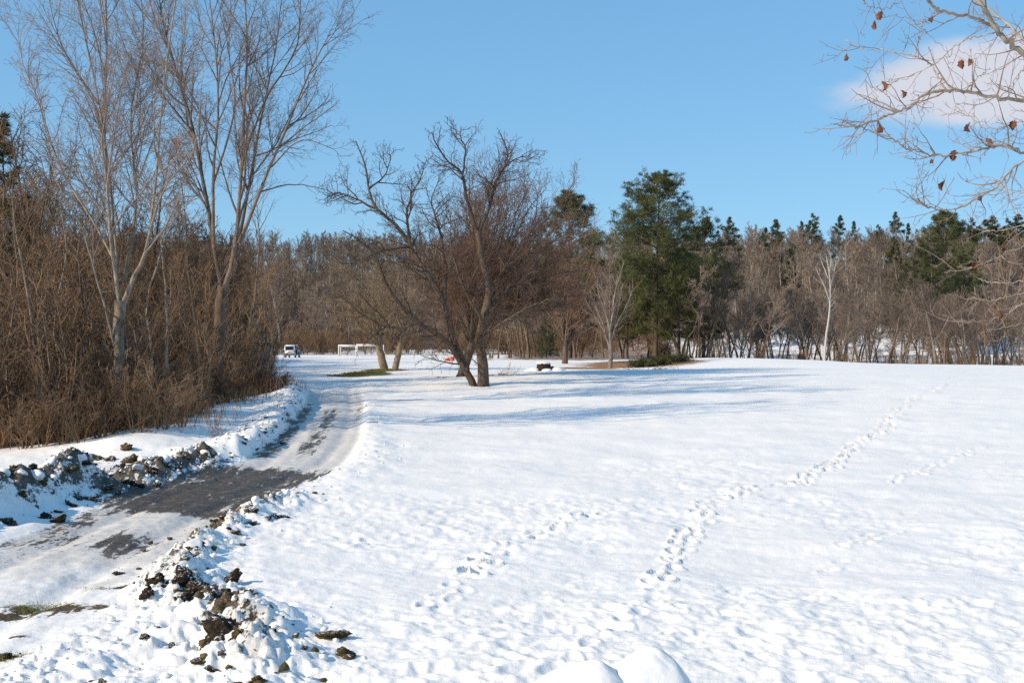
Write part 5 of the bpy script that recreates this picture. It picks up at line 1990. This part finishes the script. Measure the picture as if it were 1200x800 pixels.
# --- goals
def goal(px, py, d, W, H, D, rz, label):
    x = (px - 600) / F * d
    e = thing('football_goal', (x, d, hz(x, d)), label, 'goal', None, rz)
    m = M['white_paint']
    r = .10
    rod('post', (-W / 2, 0, -.1), (-W / 2, 0, H), r, m, e)
    rod('post', (W / 2, 0, -.1), (W / 2, 0, H), r, m, e)
    rod('crossbar', (-W / 2 - r, 0, H + r * .9), (W / 2 + r, 0, H + r * .9), r, m, e)
    for sx in (-1, 1):
        rod('rear_post', (sx * W / 2, D, -.1), (sx * W / 2, D, H * .93), r * .75, m, e)
        rod('top_bar', (sx * W / 2, 0.09, H), (sx * W / 2, D, H * .95), r * .7, m, e)
        rod('ground_bar', (sx * W / 2, .09, .06), (sx * W / 2, D - .07, .06), r * .6, m, e)
    rod('rear_bar', (-W / 2, D, H * .95), (W / 2, D, H * .95), r * .65, m, e)
    sg = []
    for xx in np.arange(-W / 2 + .3, W / 2, .3):
        sg.append(((xx, D, .05), (xx, D, H * .93)))
        sg.append(((xx, .05, H), (xx, D, H * .94)))
    for zz in np.arange(.2, H * .93, .3):
        sg.append(((-W / 2, D, zz), (W / 2, D, zz)))
        for sx in (-1, 1):
            sg.append(((sx * W / 2, .08, zz), (sx * W / 2, D, zz)))
    p = np.array(sg)
    V, Q = tubes([(Br(p, np.full(p.shape[:2], .011), np.ones(len(p))), 3)])
    link('net', mesh_from('net', V, [Q], [M['net']]), e)


goal(434, 417, 212, 4.7, 2.05, 1.6, .28, 'nearer white goal frame left of the twin-trunked tree')
goal(407, 417, 219, 3.2, 1.9, 1.4, -.12, 'white goal frame further left, half behind the nearer goal')


# --- white van parked past the end of the lane
def van():
    d = 196
    x = (339 - 600) / F * d
    e = thing('parked_van', (x, d, hz(x, d)), 'white van with dark rear window parked where the lane meets the wood', 'van', None, math.radians(-2))
    wp = M['white_paint']
    # body: side profile (y along the length, rear at y=0) lofted across the width, tumblehome above the waist
    prof = [(0.02, .42), (0, .75), (0.02, 1.15), (.10, 1.75), (.22, 2.0), (.45, 2.08), (2.9, 2.08), (3.15, 2.0), (3.75, 1.25), (4.55, 1.05), (4.7, .85), (4.7, .45), (4.2, .36), (.4, .36)]
    xs = [(-.95, .93), (-.98, .985), (-.9, 1.0), (.9, 1.0), (.98, .985), (.95, .93)]
    n = len(prof)
    V = []
    for (xx, sc) in [(-.96, .95), (-.90, 1.0), (.90, 1.0), (.96, .95)]:
        for (yy, zz) in prof:
            tum = 1 - .16 * max(0, (zz - 1.1)) / 1.0
            V.append((xx * tum, 2.35 + (yy - 2.35) * sc, 1.0 + (zz - 1.0) * sc))
    Fq = []
    for a in range(3):
        for k in range(n):
            k2 = (k + 1) % n
            Fq.append((a * n + k, a * n + k2, (a + 1) * n + k2, (a + 1) * n + k))
    fs = [np.array(Fq), np.arange(n)[None, :], (3 * n + np.arange(n))[::-1][None, :]]
    link('body', mesh_from('body', np.array(V), fs, [wp], smooth=False), e)
    gl, nt, b = new_mat('van_glass')
    f = noise(nt, 2, 3)
    nt.links.new(ramp(nt, f, [(.3, (.012, .014, .016)), (.7, (.03, .033, .036))]), b.inputs['Base Color'])
    b.inputs['Roughness'].default_value = .12
    dark = m_plain('dark_trim', (.03, .03, .032), .5)
    w = link('rear_window', box_mesh('rear_window', -.68, .68, -.03, .05, -.30, .30, gl, .02), e)
    w.location = (0, .06, 1.55)
    w.rotation_euler = (math.radians(-8), 0, 0)
    link('number_plate', box_mesh('number_plate', -.26, .26, -.03, .03, .78, .92, dark, .008), e)
    link('bumper', box_mesh('bumper', -.92, .92, -.10, .12, .42, .62, dark, .03), e)
    red = m_plain('tail_light_red', (.35, .02, .02), .3)
    for s in (-1, 1):
        link('tail_light', box_mesh('tail_light', s * .86 - .06, s * .86 + .06, -.02, .08, .85, 1.25, red, .015), e)
        sw = link('side_window', box_mesh('side_window', s * .905 - .02, s * .905 + .02, .5, 1.7, 1.28, 1.72, gl, .015), e)
        sw2 = link('side_window', box_mesh('side_window', s * .905 - .02, s * .905 + .02, 1.85, 3.05, 1.28, 1.72, gl, .015), e)
        for yy in (.85, 3.8):
            p = np.array([[(s * .72, yy, .33), (s * .95, yy, .33)]])
            V, Q = tubes([(Br(p, np.full((1, 2), .33), np.ones(1)), 18)])
            wh = link('wheel', mesh_from('wheel', V, [Q, np.arange(18)[::-1][None], (18 + np.arange(18))[None]], [dark], smooth=False), e)
            p = np.array([[(s * .90, yy, .33), (s * .965, yy, .33)]])
            V, Q = tubes([(Br(p, np.full((1, 2), .19), np.ones(1)), 14)])
            link('rim', mesh_from('rim', V, [Q, np.arange(14)[::-1][None], (14 + np.arange(14))[None]], [wp], smooth=False), wh)
    link('roof_snow', box_mesh('roof_snow', -.70, .70, .5, 2.9, 2.05, 2.13, M['snow'], .03), e)


van()


# --- blue-grey shed glimpsed through the brush
def shed():
    d = 112
    x = (287 - 600) / F * d
    b = np.array([x, d, hz(x, d)])
    e = thing('shed', b, 'blue-grey shed half hidden behind the red shrubs', 'shed', None, .12)
    wall = m_wood('shed_board', (.15, .175, .215), (.25, .285, .335), 4, stretch=.15)
    W, D, H = 4.6, 3.2, 1.55
    nb = 23
    for k in range(nb):
        x0 = -W / 2 + W * k / nb
        link('board', box_mesh('board', x0 + .006, x0 + W / nb - .006, 0, .03 + .006 * (k % 3), -.2, H, wall), e)
    link('wall', box_mesh('wall', -W / 2, W / 2, .045, D, -.2, H - .004, wall), e)
    rf = link('roof', box_mesh('roof', -W / 2 - .15, W / 2 + .15, -.25, D + .2, -.04, .04, m_plain('roof_felt', (.05, .05, .055))), e)
    rf.location = (0, 0, H + .22)
    rf.rotation_euler = (math.radians(-5), 0, 0)
    sn = link('roof_snow', box_mesh('roof_snow', -W / 2 - .1, W / 2 + .1, -.2, D + .15, .045, .16, M['snow'], .04), rf)
    link('door', box_mesh('door', .2, 1.1, -.03, -.004, -.1, 1.75, m_plain('door_grey', (.09, .095, .11))), e)


shed()


# --- low orange-red barrier behind the old tree
def barrier():
    d = 118
    x = (527 - 600) / F * d
    e = thing('low_barrier', (x, d, hz(x, d)), 'low orange-red plastic barrier on the snow left of the old tree', 'barrier', None, .05)
    red = m_plain('orange_plastic', (.62, .09, .025), .45)
    for s in (-1, 1):
        V = []
        c = s * .25
        for (zz, hw, hd) in ((-.05, .24, .16), (.08, .24, .16), (.13, .23, .07), (.34 + .06 * s, .20, .05)):
            V += [(c - hw, -hd, zz), (c + hw, -hd, zz), (c + hw, hd, zz), (c - hw, hd, zz)]
        q = []
        for k in range(3):
            for j in range(4):
                q.append((k * 4 + j, k * 4 + (j + 1) % 4, k * 4 + 4 + (j + 1) % 4, k * 4 + 4 + j))
        q.append((12, 13, 14, 15))
        link('panel', mesh_from('panel', np.array(V), [np.array(q)], [red], smooth=False), e)
    rod('handle', (-.30, 0, .20), (.30, 0, .20), .02, red, e)


barrier()


# --- cut stump with snow cap
def stump():
    b = gbase(637, 434)
    e = thing('tree_stump', b, 'broad cut tree stump capped with snow on the field', 'stump')
    n, m = 48, 10
    a = np.linspace(0, 2 * np.pi, n, endpoint=False)
    H, R = .55, .50
    V = []
    for k in range(m):
        t = k / (m - 1)
        rr = R * (1 + .55 * (1 - t) ** 3) * (1 + .06 * np.sin(7 * a + 2 * t) + .05 * np.sin(13 * a) + .22 * (1 - t) ** 2 * np.maximum(0, np.sin(4 * a + .7)))
        V.append(np.column_stack([rr * np.cos(a), rr * np.sin(a), np.full(n, -.1 + (H + .1) * t) + .05 * np.sin(2 * a) * t]))
    V = np.vstack(V)
    i, j = np.meshgrid(np.arange(m - 1), np.arange(n), indexing='ij')
    q = np.stack([i * n + j, i * n + (j + 1) % n, (i + 1) * n + (j + 1) % n, (i + 1) * n + j], -1).reshape(-1, 4)
    bark = m_wood('stump_bark', (.018, .012, .010), (.075, .042, .032), 8)
    link('bark', mesh_from('bark', V, [q, ((m - 1) * n + np.arange(n))[None]], [bark]), e)
    # snow cap and snow banked against the foot
    C = I3[0].copy()
    C = C * (1 + .25 * n3(C, 1.2, 911))[:, None] * np.array([R * 1.08, R * 1.02, .14])
    c = link('snow_cap', mesh_from('snow_cap', C, [I3[1]], [M['snow']]), e)
    c.location = (-.02, 0, H + .02)
    for (x, y, s) in ((-.75, -.25, .42), (1.0, -.2, .46), (.25, -.75, .34), (1.25, .15, .4), (-1.1, 0, .3)):
        C = I3[0] * (1 + .4 * n3(I3[0], 1.3, int(920 + x * 10)))[:, None] * np.array([s * 1.2, s, s * .55])
        o = link('snow_bank', mesh_from('snow_bank', C, [I3[1]], [M['snow']]), e)
        o.location = (x, y, 0)
    for (x, y, z, s) in ((.55, -.42, .20, .17), (.82, -.35, .14, .15), (.68, -.1, .26, .16), (-.35, -.60, .08, .13), (1.05, -.2, .12, .12)):
        C = lump(I2, int(940 + x * 20), .6, 1.3, .8) * s
        o = link('bark_chunk', mesh_from('bark_chunk', C, [I2[1]], [bark]), e)
        o.location = (x, y, z)


stump()


# --- fallen brushwood at the edge of the needles
def sticks(px, py, n, L, label, seed):
    b = gbase(px, py)
    rg = np.random.default_rng(seed)
    e = thing('fallen_branch', b, label, 'branch')
    st = np.column_stack([rg.uniform(-1, 1, n) * L * .5, rg.uniform(-.4, .4, n), rg.uniform(0, .08, n)])
    d = np.column_stack([rg.normal(0, 1, n), rg.normal(0, .4, n), np.abs(rg.normal(.25, .25, n))])
    b1 = grow(rg, st, d, rg.uniform(.5, 1.2, n), np.full(n, .022), np.full(n, .008), 5, .15, -.1)
    b2 = spawn(rg, b1, 5, .3, 1, 45, 12, .5, .3, .02, .008, 4, .15, .1)
    V, Q = tubes([(b1, 5)])
    link('stem', mesh_from('stem', V, [Q], [M['red_twig']]), e)
    V, Q = tubes([(b2, 4)])
    link('twigs', mesh_from('twigs', V, [Q], [M['red_twig']]), e)['kind'] = 'stuff'


sticks(760, 433, 12, 3.0, 'fallen twiggy branch on the snow right of the slim young tree', 951)
sticks(592, 440, 8, 1.6, 'small fallen branch on the snow right of the old tree', 952)
tris = sum(len(m.polygons) for m in bpy.data.meshes)
print('done', sum(len(m.polygons) * 2 for m in bpy.data.meshes), time.time() - T0, 'polys', tris, 'objects', len(SC.objects))
for m in [m for m in bpy.data.meshes if m.users == 0]:
    bpy.data.meshes.remove(m)
